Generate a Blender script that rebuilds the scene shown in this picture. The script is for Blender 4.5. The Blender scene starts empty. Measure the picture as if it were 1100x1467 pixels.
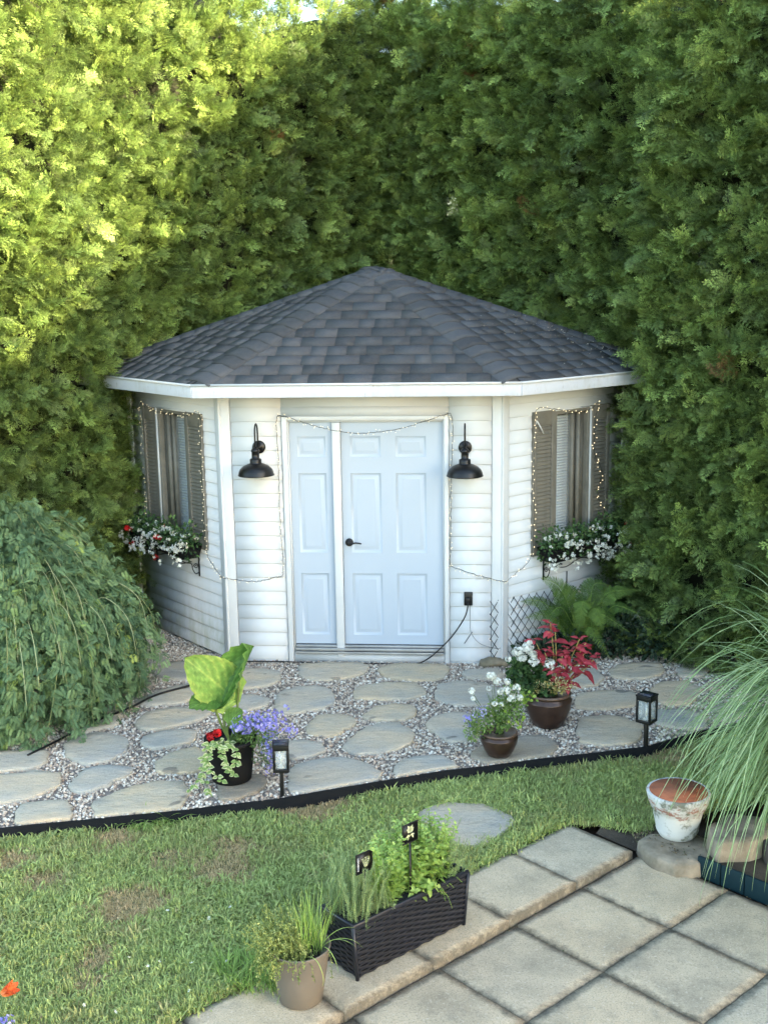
import bpy, math, random
import numpy as np
from mathutils import Vector, Matrix, noise
R = math.radians
rng = np.random.default_rng(7); random.seed(7)
SC = bpy.context.scene
COL = SC.collection

# ------------------------------------------------------------------ camera
CAM_H = 3.342
F_PX = 1643.08; IW, IH = 1100.0, 1467.0
FW = np.array([0.0, 0.98087288, -0.1946494]); RT = np.array([0.99986716, -0.00317264, -0.01598752]); UP = np.array([0.01629928, 0.19462354, 0.98074258])
cd = bpy.data.cameras.new('camera'); cam = bpy.data.objects.new('camera', cd); COL.objects.link(cam)
cd.sensor_fit = 'VERTICAL'; cd.sensor_height = 36.0; cd.lens = 36.0 * F_PX / IH
cd.clip_end = 2000.0; cd.clip_start = 0.05
cam.matrix_world = Matrix(((RT[0], UP[0], -FW[0], 0), (RT[1], UP[1], -FW[1], 0), (RT[2], UP[2], -FW[2], CAM_H), (0, 0, 0, 1)))
SC.camera = cam

# ------------------------------------------------------------------ light
SUN_EL, SUN_AZ = 12.8, -30.0          # azimuth from +X, counter clockwise
w = bpy.data.worlds.new('World'); SC.world = w; w.use_nodes = True
nt = w.node_tree; nt.nodes.clear()
sky = nt.nodes.new('ShaderNodeTexSky'); sky.sky_type = 'NISHITA'; sky.sun_disc = False
sky.sun_elevation = R(SUN_EL); sky.sun_rotation = R(90 - SUN_AZ); sky.air_density = 1.0; sky.dust_density = 1.0; sky.ozone_density = 1.0
bg = nt.nodes.new('ShaderNodeBackground'); bg.inputs['Strength'].default_value = 0.15
wo = nt.nodes.new('ShaderNodeOutputWorld')
nt.links.new(sky.outputs[0], bg.inputs[0]); nt.links.new(bg.outputs[0], wo.inputs[0])
sd = bpy.data.lights.new('sun', 'SUN'); sd.energy = 4.3; sd.angle = R(0.6); sd.color = (1.0, 0.85, 0.52)
sun = bpy.data.objects.new('sun', sd); COL.objects.link(sun)
sv = Vector((math.cos(R(SUN_EL)) * math.cos(R(SUN_AZ)), math.cos(R(SUN_EL)) * math.sin(R(SUN_AZ)), math.sin(R(SUN_EL))))
sun.rotation_euler = sv.to_track_quat('Z', 'Y').to_euler(); sun.location = sv * 30
SC.view_settings.view_transform = 'Standard'; SC.view_settings.look = 'None'
SC.view_settings.gamma = 1.0; SC.view_settings.use_curve_mapping = False
SC.cycles.max_bounces = 6; SC.cycles.diffuse_bounces = 3; SC.cycles.glossy_bounces = 2; SC.cycles.transmission_bounces = 3
SC.view_settings.exposure = 2.98
SC.view_settings.use_white_balance = True; SC.view_settings.white_balance_temperature = 6800; SC.view_settings.white_balance_tint = 8

# ------------------------------------------------------------------ helpers
def at(px, py, z=0.0):
    """ground point of height z seen at photo pixel px,py"""
    d = FW + RT * (px - 550.0) / F_PX - UP * (py - 733.5) / F_PX
    t = (z - CAM_H) / d[2]
    return np.array([0, 0, CAM_H]) + d * t
def nz(*p): return noise.noise(Vector(p))
def unit(v): v = np.array(v, float); return v / np.linalg.norm(v)

class MB:
    def __init__(s): s.V = []; s.F = []; s.T = []; s.n = 0; s.M = []
    def add(s, V, F, tone=0.5, mi=0):
        V = np.asarray(V, float).reshape(-1, 3)
        for f in F: s.F.append(tuple(i + s.n for i in f)); s.M.append(mi)
        s.V.append(V); s.T.append(np.full(len(V), tone) if np.isscalar(tone) else np.asarray(tone, float)); s.n += len(V)
        return s
    def inst(s, proto, Ts, tones=None, mi=0):
        V, F = proto[0], proto[1]; pt = proto[2] if len(proto) > 2 else None
        Ts = np.asarray(Ts); N = len(Ts)
        if N == 0: return s
        W = np.einsum('nij,vj->nvi', Ts[:, :3, :3], V) + Ts[:, None, :3, 3]
        base = s.n + np.arange(N) * len(V)
        for b in base.tolist():
            for f in F: s.F.append(tuple(i + b for i in f)); s.M.append(mi)
        s.V.append(W.reshape(-1, 3))
        tt = np.full(N, .5) if tones is None else np.asarray(tones, float)
        t2 = np.repeat(tt, len(V)) if pt is None else np.clip((tt[:, None] + pt[None, :]), 0, 1).ravel()
        s.T.append(t2); s.n += N * len(V)
        return s
    def box(s, c, size, X=(1, 0, 0), Y=(0, 1, 0), Z=(0, 0, 1), taper=1.0, tone=.5):
        X, Y, Z = unit(X), unit(Y), unit(Z); c = np.array(c, float); a, b, h = [q / 2 for q in size]
        P = []
        for dz in (-1, 1):
            k = taper if dz < 0 else 1.0
            for dx, dy in ((-1, -1), (1, -1), (1, 1), (-1, 1)): P.append(c + X * dx * a * k + Y * dy * b * k + Z * dz * h)
        return s.add(P, [(3, 2, 1, 0), (4, 5, 6, 7), (0, 1, 5, 4), (1, 2, 6, 5), (2, 3, 7, 6), (3, 0, 4, 7)], tone)
    def prism(s, poly, Z0, Z1):
        n = len(poly); P = [(x, y, Z0) for x, y in poly] + [(x, y, Z1) for x, y in poly]
        return s.add(P, [tuple(range(n - 1, -1, -1)), tuple(range(n, 2 * n))] + [(i, (i + 1) % n, n + (i + 1) % n, n + i) for i in range(n)])
    def tube(s, pts, r, k=6, tone=.5, cap=True):
        pts = [np.array(p, float) for p in pts]; n = len(pts)
        rr = [r] * n if np.isscalar(r) else list(r)
        V = []; prev = None
        for i, p in enumerate(pts):
            d = unit(pts[min(i + 1, n - 1)] - pts[max(i - 1, 0)] + 1e-9)
            a = np.cross(d, (0, 0, 1)) if prev is None else prev - d * (prev @ d)
            if np.linalg.norm(a) < 1e-3: a = np.cross(d, (1, 0, 0))
            a = unit(a); prev = a; b = np.cross(d, a)
            for j in range(k):
                q = 2 * math.pi * j / k; V.append(p + (a * math.cos(q) + b * math.sin(q)) * rr[i])
        F = [(i * k + j, i * k + (j + 1) % k, (i + 1) * k + (j + 1) % k, (i + 1) * k + j) for i in range(n - 1) for j in range(k)]
        if cap: F += [tuple(range(k - 1, -1, -1)), tuple((n - 1) * k + j for j in range(k))]
        return s.add(V, F, tone)
    def lathe(s, c, prof, k=32, wob=0.0, axis=None):
        c = np.array(c, float); V = []
        for i, (r, z) in enumerate(prof):
            for j in range(k):
                q = 2 * math.pi * j / k; rr = r * (1 + wob * nz(math.cos(q) * 1.5, math.sin(q) * 1.5, z * 4))
                V.append(c + np.array([rr * math.cos(q), rr * math.sin(q), z]))
        n = len(prof)
        F = [(i * k + j, i * k + (j + 1) % k, (i + 1) * k + (j + 1) % k, (i + 1) * k + j) for i in range(n - 1) for j in range(k)]
        F += [tuple(range(k - 1, -1, -1))]
        if prof[-1][0] > 1e-4: F += [tuple((n - 1) * k + j for j in range(k))]
        return s.add(V, F)
    def build(s, name, mat, parent=None, smooth=False, bevel=0, solid=0, kind=None, origin=None, sub=0):
        V = np.concatenate(s.V) if s.V else np.zeros((0, 3))
        o0 = np.array(origin, float) if origin is not None else (np.append(((V.min(0) + V.max(0)) / 2)[:2], V[:, 2].min()) if len(V) else np.zeros(3))
        V = V - o0
        me = bpy.data.meshes.new(name)
        me.vertices.add(len(V)); me.vertices.foreach_set('co', V.ravel().astype('f'))
        if s.F:
            lens = np.fromiter((len(f) for f in s.F), dtype='i', count=len(s.F)); st = np.concatenate(([0], np.cumsum(lens)[:-1])).astype('i')
            me.loops.add(int(lens.sum())); me.loops.foreach_set('vertex_index', np.fromiter((i for f in s.F for i in f), dtype='i', count=int(lens.sum())))
            me.polygons.add(len(s.F)); me.polygons.foreach_set('loop_start', st); me.polygons.foreach_set('loop_total', lens)
            if smooth: me.polygons.foreach_set('use_smooth', np.ones(len(s.F), bool))
        me.update(calc_edges=True)
        at_ = me.attributes.new('tone', 'FLOAT', 'POINT'); at_.data.foreach_set('value', np.concatenate(s.T).astype('f'))
        for m in (mat if isinstance(mat, (list, tuple)) else [mat]): me.materials.append(m)
        if isinstance(mat, (list, tuple)) and s.F: me.polygons.foreach_set('material_index', np.array(s.M, dtype='i'))
        o = bpy.data.objects.new(name, me); COL.objects.link(o)
        place(o, o0, parent)
        if solid: m = o.modifiers.new('solid', 'SOLIDIFY'); m.thickness = solid; m.offset = 0
        if bevel: m = o.modifiers.new('bevel', 'BEVEL'); m.width = bevel; m.segments = 2; m.limit_method = 'ANGLE'; m.angle_limit = R(40)
        if sub: m = o.modifiers.new('sub', 'SUBSURF'); m.levels = sub; m.render_levels = sub
        if kind: o['kind'] = kind
        return o
WP = {}
def place(o, w0, parent=None):
    w0 = np.array(w0, float); WP[o.name] = w0
    if parent is not None: o.parent = parent; o.location = w0 - WP[parent.name]
    else: o.location = w0
def thing(name, loc, label, cat, group=None):
    o = bpy.data.objects.new(name, None); o.empty_display_size = .1; COL.objects.link(o); place(o, loc); tag(o, label, cat, group); return o
def tag(o, label=None, cat=None, group=None, kind=None):
    if label: o['label'] = label
    if cat: o['category'] = cat
    if group: o['group'] = group
    if kind: o['kind'] = kind
    return o
def share(o, name, w0, parent):
    c = o.copy(); c.name = name; COL.objects.link(c); place(c, w0, parent); return c

# ------------------------------------------------------------------ materials
MT = {}
def nodes(name):
    m = bpy.data.materials.new(name); m.use_nodes = True; n = m.node_tree; b = n.nodes['Principled BSDF']; MT[name] = m; return m, n, b
def ramp(n, stops, const=False):
    r = n.nodes.new('ShaderNodeValToRGB'); e = r.color_ramp.elements
    if const: r.color_ramp.interpolation = 'CONSTANT'
    while len(e) < len(stops): e.new(0.5)
    for i, (p, c) in enumerate(stops): e[i].position = p; e[i].color = (*c, 1)
    return r
def noi(n, scale, detail=4, rough=.6, src=None, out='Object', sc=None):
    t = n.nodes.new('ShaderNodeTexNoise'); t.inputs['Scale'].default_value = scale; t.inputs['Detail'].default_value = detail; t.inputs['Roughness'].default_value = rough
    tc = n.nodes.new('ShaderNodeTexCoord') if out != 'World' else n.nodes.new('ShaderNodeNewGeometry')
    o = tc.outputs[out] if out != 'World' else tc.outputs['Position']
    if sc:
        mp = n.nodes.new('ShaderNodeMapping'); mp.inputs['Scale'].default_value = sc; n.links.new(o, mp.inputs[0]); o = mp.outputs[0]
    n.links.new(o, t.inputs['Vector']); return t
def mix(n, fac, a, b, mode='MIX'):
    m = n.nodes.new('ShaderNodeMix'); m.data_type = 'RGBA'; m.blend_type = mode
    for sock, v in ((m.inputs[0], fac), (m.inputs[6], a), (m.inputs[7], b)):
        if isinstance(v, (int, float)): sock.default_value = v
        elif isinstance(v, tuple): sock.default_value = (*v, 1)
        else: n.links.new(v, sock)
    return m.outputs[2]
def bump(n, b, h, strength=.3, dist=.01):
    u = n.nodes.new('ShaderNodeBump'); u.inputs['Strength'].default_value = strength; u.inputs['Distance'].default_value = dist
    n.links.new(h, u.inputs['Height']); n.links.new(u.outputs[0], b.inputs['Normal'])
def mapr(n, v, a0, a1, b0, b1):
    m = n.nodes.new('ShaderNodeMapRange'); n.links.new(v, m.inputs[0])
    for i, x in enumerate((a0, a1, b0, b1)): m.inputs[i + 1].default_value = x
    return m.outputs[0]
def plain(name, col, rough=.6, metal=0, var=.12, scale=6, bmp=.1, col2=None, fine=120, spec=.5):
    m, n, b = nodes(name); b.inputs['Specular IOR Level'].default_value = spec; t = noi(n, scale, 5)
    c2 = col2 or tuple(max(0, c * (1 - var * 2)) for c in col)
    r = ramp(n, [(.35, c2), (.65, col)]); n.links.new(t.outputs['Fac'], r.inputs[0]); n.links.new(r.outputs[0], b.inputs['Base Color'])
    b.inputs['Roughness'].default_value = rough; b.inputs['Metallic'].default_value = metal
    if bmp: t2 = noi(n, fine, 3); bump(n, b, t2.outputs['Fac'], bmp, .004)
    return m
def leafm(name, stops, trans=.3, rough=.55, inst=False, hue=.06, spec=.3, vshade=False):
    m, n, b = nodes(name)
    a = n.nodes.new('ShaderNodeAttribute'); a.attribute_name = 'tone'; a.attribute_type = 'INSTANCER' if inst else 'GEOMETRY'
    r = ramp(n, stops); n.links.new(a.outputs['Fac'], r.inputs[0])
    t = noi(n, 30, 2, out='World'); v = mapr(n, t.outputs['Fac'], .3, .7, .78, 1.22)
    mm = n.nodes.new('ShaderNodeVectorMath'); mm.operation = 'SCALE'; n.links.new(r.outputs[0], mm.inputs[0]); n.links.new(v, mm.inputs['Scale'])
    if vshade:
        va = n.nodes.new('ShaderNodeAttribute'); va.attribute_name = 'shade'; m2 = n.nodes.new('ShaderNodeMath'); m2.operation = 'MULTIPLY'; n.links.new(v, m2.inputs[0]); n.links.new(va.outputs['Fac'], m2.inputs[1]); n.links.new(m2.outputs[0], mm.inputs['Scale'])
    n.links.new(mm.outputs[0], b.inputs['Base Color']); b.inputs['Roughness'].default_value = rough
    b.inputs['Specular IOR Level'].default_value = spec
    if trans:
        tr = n.nodes.new('ShaderNodeBsdfTranslucent'); n.links.new(mm.outputs[0], tr.inputs[0])
        mx = n.nodes.new('ShaderNodeMixShader'); mx.inputs[0].default_value = trans
        n.links.new(b.outputs[0], mx.inputs[1]); n.links.new(tr.outputs[0], mx.inputs[2]); n.links.new(mx.outputs[0], n.nodes['Material Output'].inputs[0])
    return m

# ------------------------------------------------------------------ instancing of uncountable things
def euler_from_axes(X, Y, Z):
    # columns X,Y,Z ; XYZ euler
    m00, m10, m20 = X[:, 0], X[:, 1], X[:, 2]; m21 = Y[:, 2]; m22 = Z[:, 2]
    return np.stack([np.arctan2(m21, m22), np.arctan2(-m20, np.hypot(m00, m10)), np.arctan2(m10, m00)], 1)
def axes_from(Yd, Zr):
    Y = Yd / np.linalg.norm(Yd, axis=1, keepdims=True)
    X = np.cross(Y, Zr); X /= np.linalg.norm(X, axis=1, keepdims=True) + 1e-9
    return X, Y, np.cross(X, Y)
def mats(P, Yd, Zr, S):
    X, Y, Z = axes_from(np.asarray(Yd, float), np.asarray(Zr, float)); S = np.asarray(S, float)
    T = np.zeros((len(P), 4, 4)); T[:, 3, 3] = 1
    T[:, :3, 0] = X * S[:, None]; T[:, :3, 1] = Y * S[:, None]; T[:, :3, 2] = Z * S[:, None]; T[:, :3, 3] = P
    return T
def scatter(name, protos, P, rot, scl, tone, mat, parent=None, kind='stuff'):
    """one object: prototypes instanced on points by geometry nodes"""
    c = bpy.data.collections.new(name + '_kinds')
    for i, pr in enumerate(protos):
        me = bpy.data.meshes.new('%s_kind_%02d' % (name, i)); me.from_pydata([tuple(v) for v in pr[0]], [], [tuple(f) for f in pr[1]])
        me.materials.append(mat); o = bpy.data.objects.new('%s_kind_%02d' % (name, i), me); c.objects.link(o)
        if len(pr) > 2: va = me.attributes.new('shade', 'FLOAT', 'POINT'); va.data.foreach_set('value', np.asarray(pr[2]).astype('f'))
    me = bpy.data.meshes.new(name); N = len(P); o0 = np.append(P.mean(0)[:2], 0)
    me.vertices.add(N); me.vertices.foreach_set('co', (P - o0).ravel().astype('f'))
    for nm, ty, arr, key in (('rot', 'FLOAT_VECTOR', rot, 'vector'), ('scl', 'FLOAT', scl, 'value'), ('tone', 'FLOAT', tone, 'value'), ('idx', 'INT', rng.integers(0, len(protos), N), 'value')):
        a = me.attributes.new(nm, ty, 'POINT'); a.data.foreach_set(key, np.ascontiguousarray(arr).ravel().astype('i' if ty == 'INT' else 'f'))
    me.materials.append(mat)
    g = bpy.data.node_groups.new(name + '_scatter', 'GeometryNodeTree')
    g.interface.new_socket('Geometry', in_out='INPUT', socket_type='NodeSocketGeometry'); g.interface.new_socket('Geometry', in_out='OUTPUT', socket_type='NodeSocketGeometry')
    gi = g.nodes.new('NodeGroupInput'); go = g.nodes.new('NodeGroupOutput'); ip = g.nodes.new('GeometryNodeInstanceOnPoints')
    ci = g.nodes.new('GeometryNodeCollectionInfo'); ci.inputs[0].default_value = c; ci.inputs['Separate Children'].default_value = True; ci.inputs['Reset Children'].default_value = True
    g.links.new(gi.outputs[0], ip.inputs['Points']); g.links.new(ci.outputs[0], ip.inputs['Instance']); ip.inputs['Pick Instance'].default_value = True
    for nm, ty, sock in (('rot', 'FLOAT_VECTOR', 'Rotation'), ('scl', 'FLOAT', 'Scale'), ('idx', 'INT', 'Instance Index')):
        na = g.nodes.new('GeometryNodeInputNamedAttribute'); na.data_type = ty; na.inputs[0].default_value = nm
        g.links.new(na.outputs[0], ip.inputs[sock])
    g.links.new(ip.outputs[0], go.inputs[0])
    o = bpy.data.objects.new(name, me); COL.objects.link(o); place(o, o0, parent)
    md = o.modifiers.new('scatter', 'NODES'); md.node_group = g
    if kind: o['kind'] = kind
    return o

# leaf prototypes (lie in XY, grow along +Y from origin, face +Z)
def ovate(L=1, W=.5, fold=.12, curl=.15, n=3):
    V = [(0, 0, 0)]; F = []
    for i in range(1, n + 1):
        t = i / (n + 1); ww = W / 2 * math.sin(math.pi * t ** .75) ; z = -curl * t * t
        V += [(-ww, t * L, z + fold * ww), (0, t * L, z), (ww, t * L, z + fold * ww)]
    V.append((0, L, -curl)); e = len(V) - 1
    F += [(0, 2, 1), (0, 3, 2)]
    for i in range(n - 1):
        a = 1 + i * 3; F += [(a, a + 1, a + 4, a + 3), (a + 1, a + 2, a + 5, a + 4)]
    a = 1 + (n - 1) * 3; F += [(a, a + 1, e), (a + 1, a + 2, e)]
    return np.array(V, float), F
def petals(k=5, r=1.0, cup=.3, w=.55):
    V = []; F = []
    for j in range(k):
        q = 2 * math.pi * j / k; d = np.array([math.cos(q), math.sin(q), 0]); s_ = np.array([-d[1], d[0], 0])
        b = len(V); V += [d * .05, d * .55 * r + s_ * w * r * .5 + np.array([0, 0, cup * .4]), d * r + np.array([0, 0, cup]), d * .55 * r - s_ * w * r * .5 + np.array([0, 0, cup * .4])]
        F.append((b, b + 1, b + 2, b + 3))
    return np.array(V, float), F
def pinnate(L=1, n=9, lw=.16, ll=.3, taper=True, droop=.15, ang=75):
    V = []; F = []
    def quad(p, d, s_, l, w):
        b = len(V); V.extend([p, p + d * l * .5 + s_ * w, p + d * l, p + d * l * .5 - s_ * w]); F.append((b, b + 1, b + 2, b + 3))
    b = len(V); V.extend([np.array([-.008 * L, 0, 0]), np.array([.008 * L, 0, 0]), np.array([0, L, -droop])]); F.append((0, 1, 2))
    for i in range(n):
        t = (i + 1) / (n + .5); f = math.sin(math.pi * min(1, (.15 + t * .85))) ** .6 if taper else 1
        p = np.array([0, t * L, -droop * t * t])
        for sg in (-1, 1):
            a = R(ang - 25 * t); d = np.array([sg * math.sin(a), math.cos(a), -.15]); s_ = np.array([-math.cos(a) * sg, math.sin(a), .05])
            quad(p, d, s_, ll * f + .02, lw / 2)
    return np.array(V, float), F
def rdir(n, up=0.0, spread=1.0):
    v = rng.normal(size=(n, 3)) * spread; v[:, 2] += up; return v / np.linalg.norm(v, axis=1, keepdims=True)
# ------------------------------------------------------------------ layout of the place
A0 = -0.0899
E1 = np.array([math.cos(A0), math.sin(A0), 0]); NB = np.array([-E1[1], E1[0], 0])      # along the front wall, into the shed
L0 = np.array([-1.4135, 9.9969, 0]); WF = 2.4458; R0 = L0 + E1 * WF; SL = 1.65
DL = np.array([math.cos(A0 + R(135)), math.sin(A0 + R(135)), 0]); DR = np.array([math.cos(A0 + R(45)), math.sin(A0 + R(45)), 0])
ZV = np.array([0, 0, 1.0])
def fr(u, o, z): return L0 + E1 * u - NB * o + ZV * z          # front wall: along, out, up
def lw(t, o, z): return L0 + DL * t - DR * o + ZV * z           # left wall
def rw(t, o, z): return R0 + DR * t - DL * o + ZV * z           # right wall

# ------------------------------------------------------------------ materials of the setting
def ground_mat(name, c1, c2, sc, fine=60, b=.5):
    m, n, bs = nodes(name); t = noi(n, sc, 6, out='World'); r = ramp(n, [(.35, c1), (.65, c2)]); n.links.new(t.outputs['Fac'], r.inputs[0])
    n.links.new(r.outputs[0], bs.inputs['Base Color']); bs.inputs['Roughness'].default_value = .95
    t2 = noi(n, fine, 5, out='World'); bump(n, bs, t2.outputs['Fac'], b, .02); return m
soil = ground_mat('soil', (.035, .026, .018), (.08, .06, .042), 5)
turf = ground_mat('turf', (.10, .12, .04), (.22, .19, .09), 6)
gbase = ground_mat('gravel_base', (.16, .13, .11), (.34, .29, .25), 55, 90, .9)

def stone_mat():
    m, n, b = nodes('flagstone'); oi = n.nodes.new('ShaderNodeObjectInfo')
    t = noi(n, 1.9, 5, .55, out='World', sc=(1, 1.6, 1)); r1 = ramp(n, [(.28, (.37, .36, .335)), (.42, (.52, .475, .395)), (.60, (.62, .51, .37))]); n.links.new(t.outputs['Fac'], r1.inputs[0])
    r2 = ramp(n, [(0, (.84, .90, .98)), (.45, (1, 1, 1)), (1, (1.08, 1.0, .86))]); n.links.new(oi.outputs['Random'], r2.inputs[0])
    c = mix(n, 1.0, r1.outputs[0], r2.outputs[0], 'MULTIPLY')
    a = n.nodes.new('ShaderNodeAttribute'); a.attribute_name = 'wet'; a.attribute_type = 'OBJECT'
    c = mix(n, mapr(n, a.outputs['Fac'], 0, 1, 0, .72), c, (.085, .066, .045))
    t2 = noi(n, 14, 6, .7, out='World', sc=(1, 2.5, 1)); f2 = mapr(n, t2.outputs['Fac'], .45, .75, 0, .35); c = mix(n, f2, c, (.17, .17, .17))
    vo = n.nodes.new('ShaderNodeTexNoise'); vo.inputs['Scale'].default_value = 5.5; vo.inputs['Detail'].default_value = 1
    g = n.nodes.new('ShaderNodeNewGeometry'); n.links.new(g.outputs['Position'], vo.inputs[0])
    c = mix(n, mapr(n, vo.outputs['Fac'], .70, .74, 0, .6), c, (.08, .075, .07))
    n.links.new(c, b.inputs['Base Color']); b.inputs['Roughness'].default_value = .75
    t6 = noi(n, 120, 3, .7, out='World'); c = mix(n, mapr(n, t6.outputs['Fac'], .5, .7, 0, .35), c, (.60, .57, .52)); c = mix(n, mapr(n, t6.outputs['Fac'], .5, .3, 0, .4), c, (.13, .13, .13))
    n.links.new(c, b.inputs['Base Color']); t3 = noi(n, 7, 9, .72, out='World', sc=(1, 2.2, 1)); bump(n, b, t3.outputs['Fac'], 1.0, .035); return m
stone = stone_mat()
def conc_mat():
    m, n, b = nodes('concrete_slab'); oi = n.nodes.new('ShaderNodeObjectInfo')
    t = noi(n, 3.5, 6, .6, out='World'); r1 = ramp(n, [(.3, (.42, .35, .25)), (.55, (.60, .49, .345)), (.75, (.67, .56, .40))]); n.links.new(t.outputs['Fac'], r1.inputs[0])
    c = mix(n, 1.0, r1.outputs[0], ramp_of(n, oi.outputs['Random'], [(0, (.9, .93, .96)), (1, (1.05, 1.0, .93))]), 'MULTIPLY')
    t2 = noi(n, 110, 4, .8, out='World'); c = mix(n, mapr(n, t2.outputs['Fac'], .50, .64, 0, .6), c, (.17, .145, .11)); t7 = noi(n, 9, 6, .75, out='World'); c = mix(n, mapr(n, t7.outputs['Fac'], .52, .72, 0, .5), c, (.24, .21, .16))
    t4 = noi(n, 70, 3, .6, out='World'); c = mix(n, mapr(n, t4.outputs['Fac'], .58, .70, 0, .5), c, (.72, .63, .49))
    # grime towards the slab's rim
    a = n.nodes.new('ShaderNodeAttribute'); a.attribute_name = 'tone'; tg = noi(n, 22, 5, .7, out='World')
    ad = n.nodes.new('ShaderNodeMath'); ad.operation = 'MULTIPLY_ADD'; n.links.new(tg.outputs['Fac'], ad.inputs[0]); ad.inputs[1].default_value = 1.3; n.links.new(a.outputs['Fac'], ad.inputs[2])
    c = mix(n, mapr(n, ad.outputs[0], 1.15, 1.75, 0, .8), c, (.07, .06, .045))
    n.links.new(c, b.inputs['Base Color']); b.inputs['Roughness'].default_value = .92
    t3 = noi(n, 190, 4, .7, out='World'); bump(n, b, t3.outputs['Fac'], .8, .006); return m
def ramp_of(n, v, stops): r = ramp(n, stops); n.links.new(v, r.inputs[0]); return r.outputs[0]
conc = conc_mat()

# ------------------------------------------------------------------ ground sheets
ZLAWN = -.075; ZP = -.109; ZU = -.066
g = MB(); g.add([(-400, -400, -.16), (400, -400, -.16), (400, 400, -.16), (-400, 400, -.16)], [(0, 1, 2, 3)]); tag(g.build('ground', soil), kind='structure')
edge_px = [(-60, 1203), (0, 1196), (120, 1184), (260, 1170), (405, 1152), (520, 1132), (640, 1112), (780, 1095), (924, 1078), (1000, 1055), (1100, 1035), (1180, 1020)]
edge = [at(x, y, -.03) for x, y in edge_px]
gb = MB(); P = [(-4.2, edge[0][1], 0)] + [(e[0], e[1], 0) for e in edge] + [(4.5, 9.2, 0), (3.1, 10.4, 0), (.3, 14.5, 0), (-4.2, 10.9, 0)]
gb.add(P, [tuple(range(len(P)))]); bed = tag(gb.build('gravel_bed', gbase), kind='structure')
AC = np.array([1.513, 5.665, 0]); UU = np.array([math.cos(-.8401), math.sin(-.8401), 0]); VV = np.array([-UU[1], UU[0], 0])
def pt(u, v, z): return AC + UU * u + VV * v + ZV * z
lawn_poly = [(-5.5, 2.5), (-5.5, edge[0][1] - .05)] + [(e[0], e[1] - .012) for e in edge] + [(4.5, 8.2), (4.5, 6.9), (2.35, 7.1), tuple(pt(-.72, .75, 0)[:2]), tuple(pt(-1.12, .52, 0)[:2]), tuple(pt(-1.10, -3.4, 0)[:2]), (-2.2, 2.5)]
lb = MB(); lb.add([(x, y, ZLAWN) for x, y in lawn_poly], [tuple(range(len(lawn_poly) - 1, -1, -1))]); lawn = tag(lb.build('lawn', turf), kind='structure')
pb = MB(); Q = [pt(-.64, -6, ZP - .055), pt(3.5, -6, ZP - .055), pt(3.5, .62, ZP - .055), pt(-.64, .62, ZP - .055)]; pb.add(Q, [(0, 1, 2, 3)])
patio = tag(pb.build('patio', soil), kind='structure')

# ------------------------------------------------------------------ flagstones
def resample(poly, step, jit):
    P = np.array(poly, float)[:, :2]; n = len(P); out = []
    for i in range(n):
        a, b, c, d = P[i - 1], P[i], P[(i + 1) % n], P[(i + 2) % n]; k = max(2, int(np.linalg.norm(c - b) / step))
        for j in range(k):
            t = j / k; cr = .5 * ((2 * b) + (-a + c) * t + (2 * a - 5 * b + 4 * c - d) * t * t + (-a + 3 * b - 3 * c + d) * t ** 3); ln = b * (1 - t) + c * t
            q = cr * .3 + ln * .7; out.append(q + rng.normal(size=2) * jit)
    return np.array(out)
def c6(L): return [(x / 2.444, 900 + y / 2.444) for x, y in L]
def c7(L): return [(400 + x / 2.75, 900 + y / 2.75) for x, y in L]
def c8(L): return [(750 + x / 3.143, 820 + y / 3.143) for x, y in L]
ST = [c6(q) for q in (
 [(415,108),(480,95),(560,92),(600,110),(590,128),(500,135),(445,130)], [(520,140),(600,118),(650,112),(675,150),(665,180),(590,180),(540,165)],
 [(345,195),(440,168),(510,168),(540,190),(520,215),(440,240),(350,250),(325,225)], [(465,255),(560,215),(660,190),(705,210),(700,235),(640,262),(500,270)],
 [(222,335),(245,305),(330,272),(430,278),(438,310),(400,345),(270,365)], [(465,335),(510,295),(600,278),(700,272),(745,295),(700,320),(560,355),(490,355)],
 [(488,390),(520,368),(620,352),(690,355),(692,390),(640,408),(540,420),(495,410)], [(225,405),(270,378),(360,362),(455,385),(450,430),(380,465),(290,480),(230,450)],
 [(-60,436),(0,432),(80,425),(180,428),(175,465),(120,490),(0,502),(-60,500)], [(-40,515),(120,498),(220,505),(215,545),(120,590),(40,608),(-40,605)],
 [(238,550),(300,490),(380,475),(470,485),(465,505),(380,550),(300,573),(250,570)], [(40,680),(70,615),(150,600),(240,597),(260,620),(250,665),(170,695),(90,710)],
 [(320,610),(420,565),(550,530),(650,535),(680,570),(640,625),(520,650),(380,675),(330,665)], [(540,465),(600,430),(690,410),(735,440),(730,490),(640,508),(545,500)],
 [(750,575),(770,540),(860,505),(930,510),(942,545),(900,575),(820,598),(765,595)], [(770,270),(800,235),(880,228),(945,245),(940,265),(860,290),(790,292)],
 [(825,205),(835,145),(900,138),(980,150),(988,178),(940,200),(870,212)])]
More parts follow.
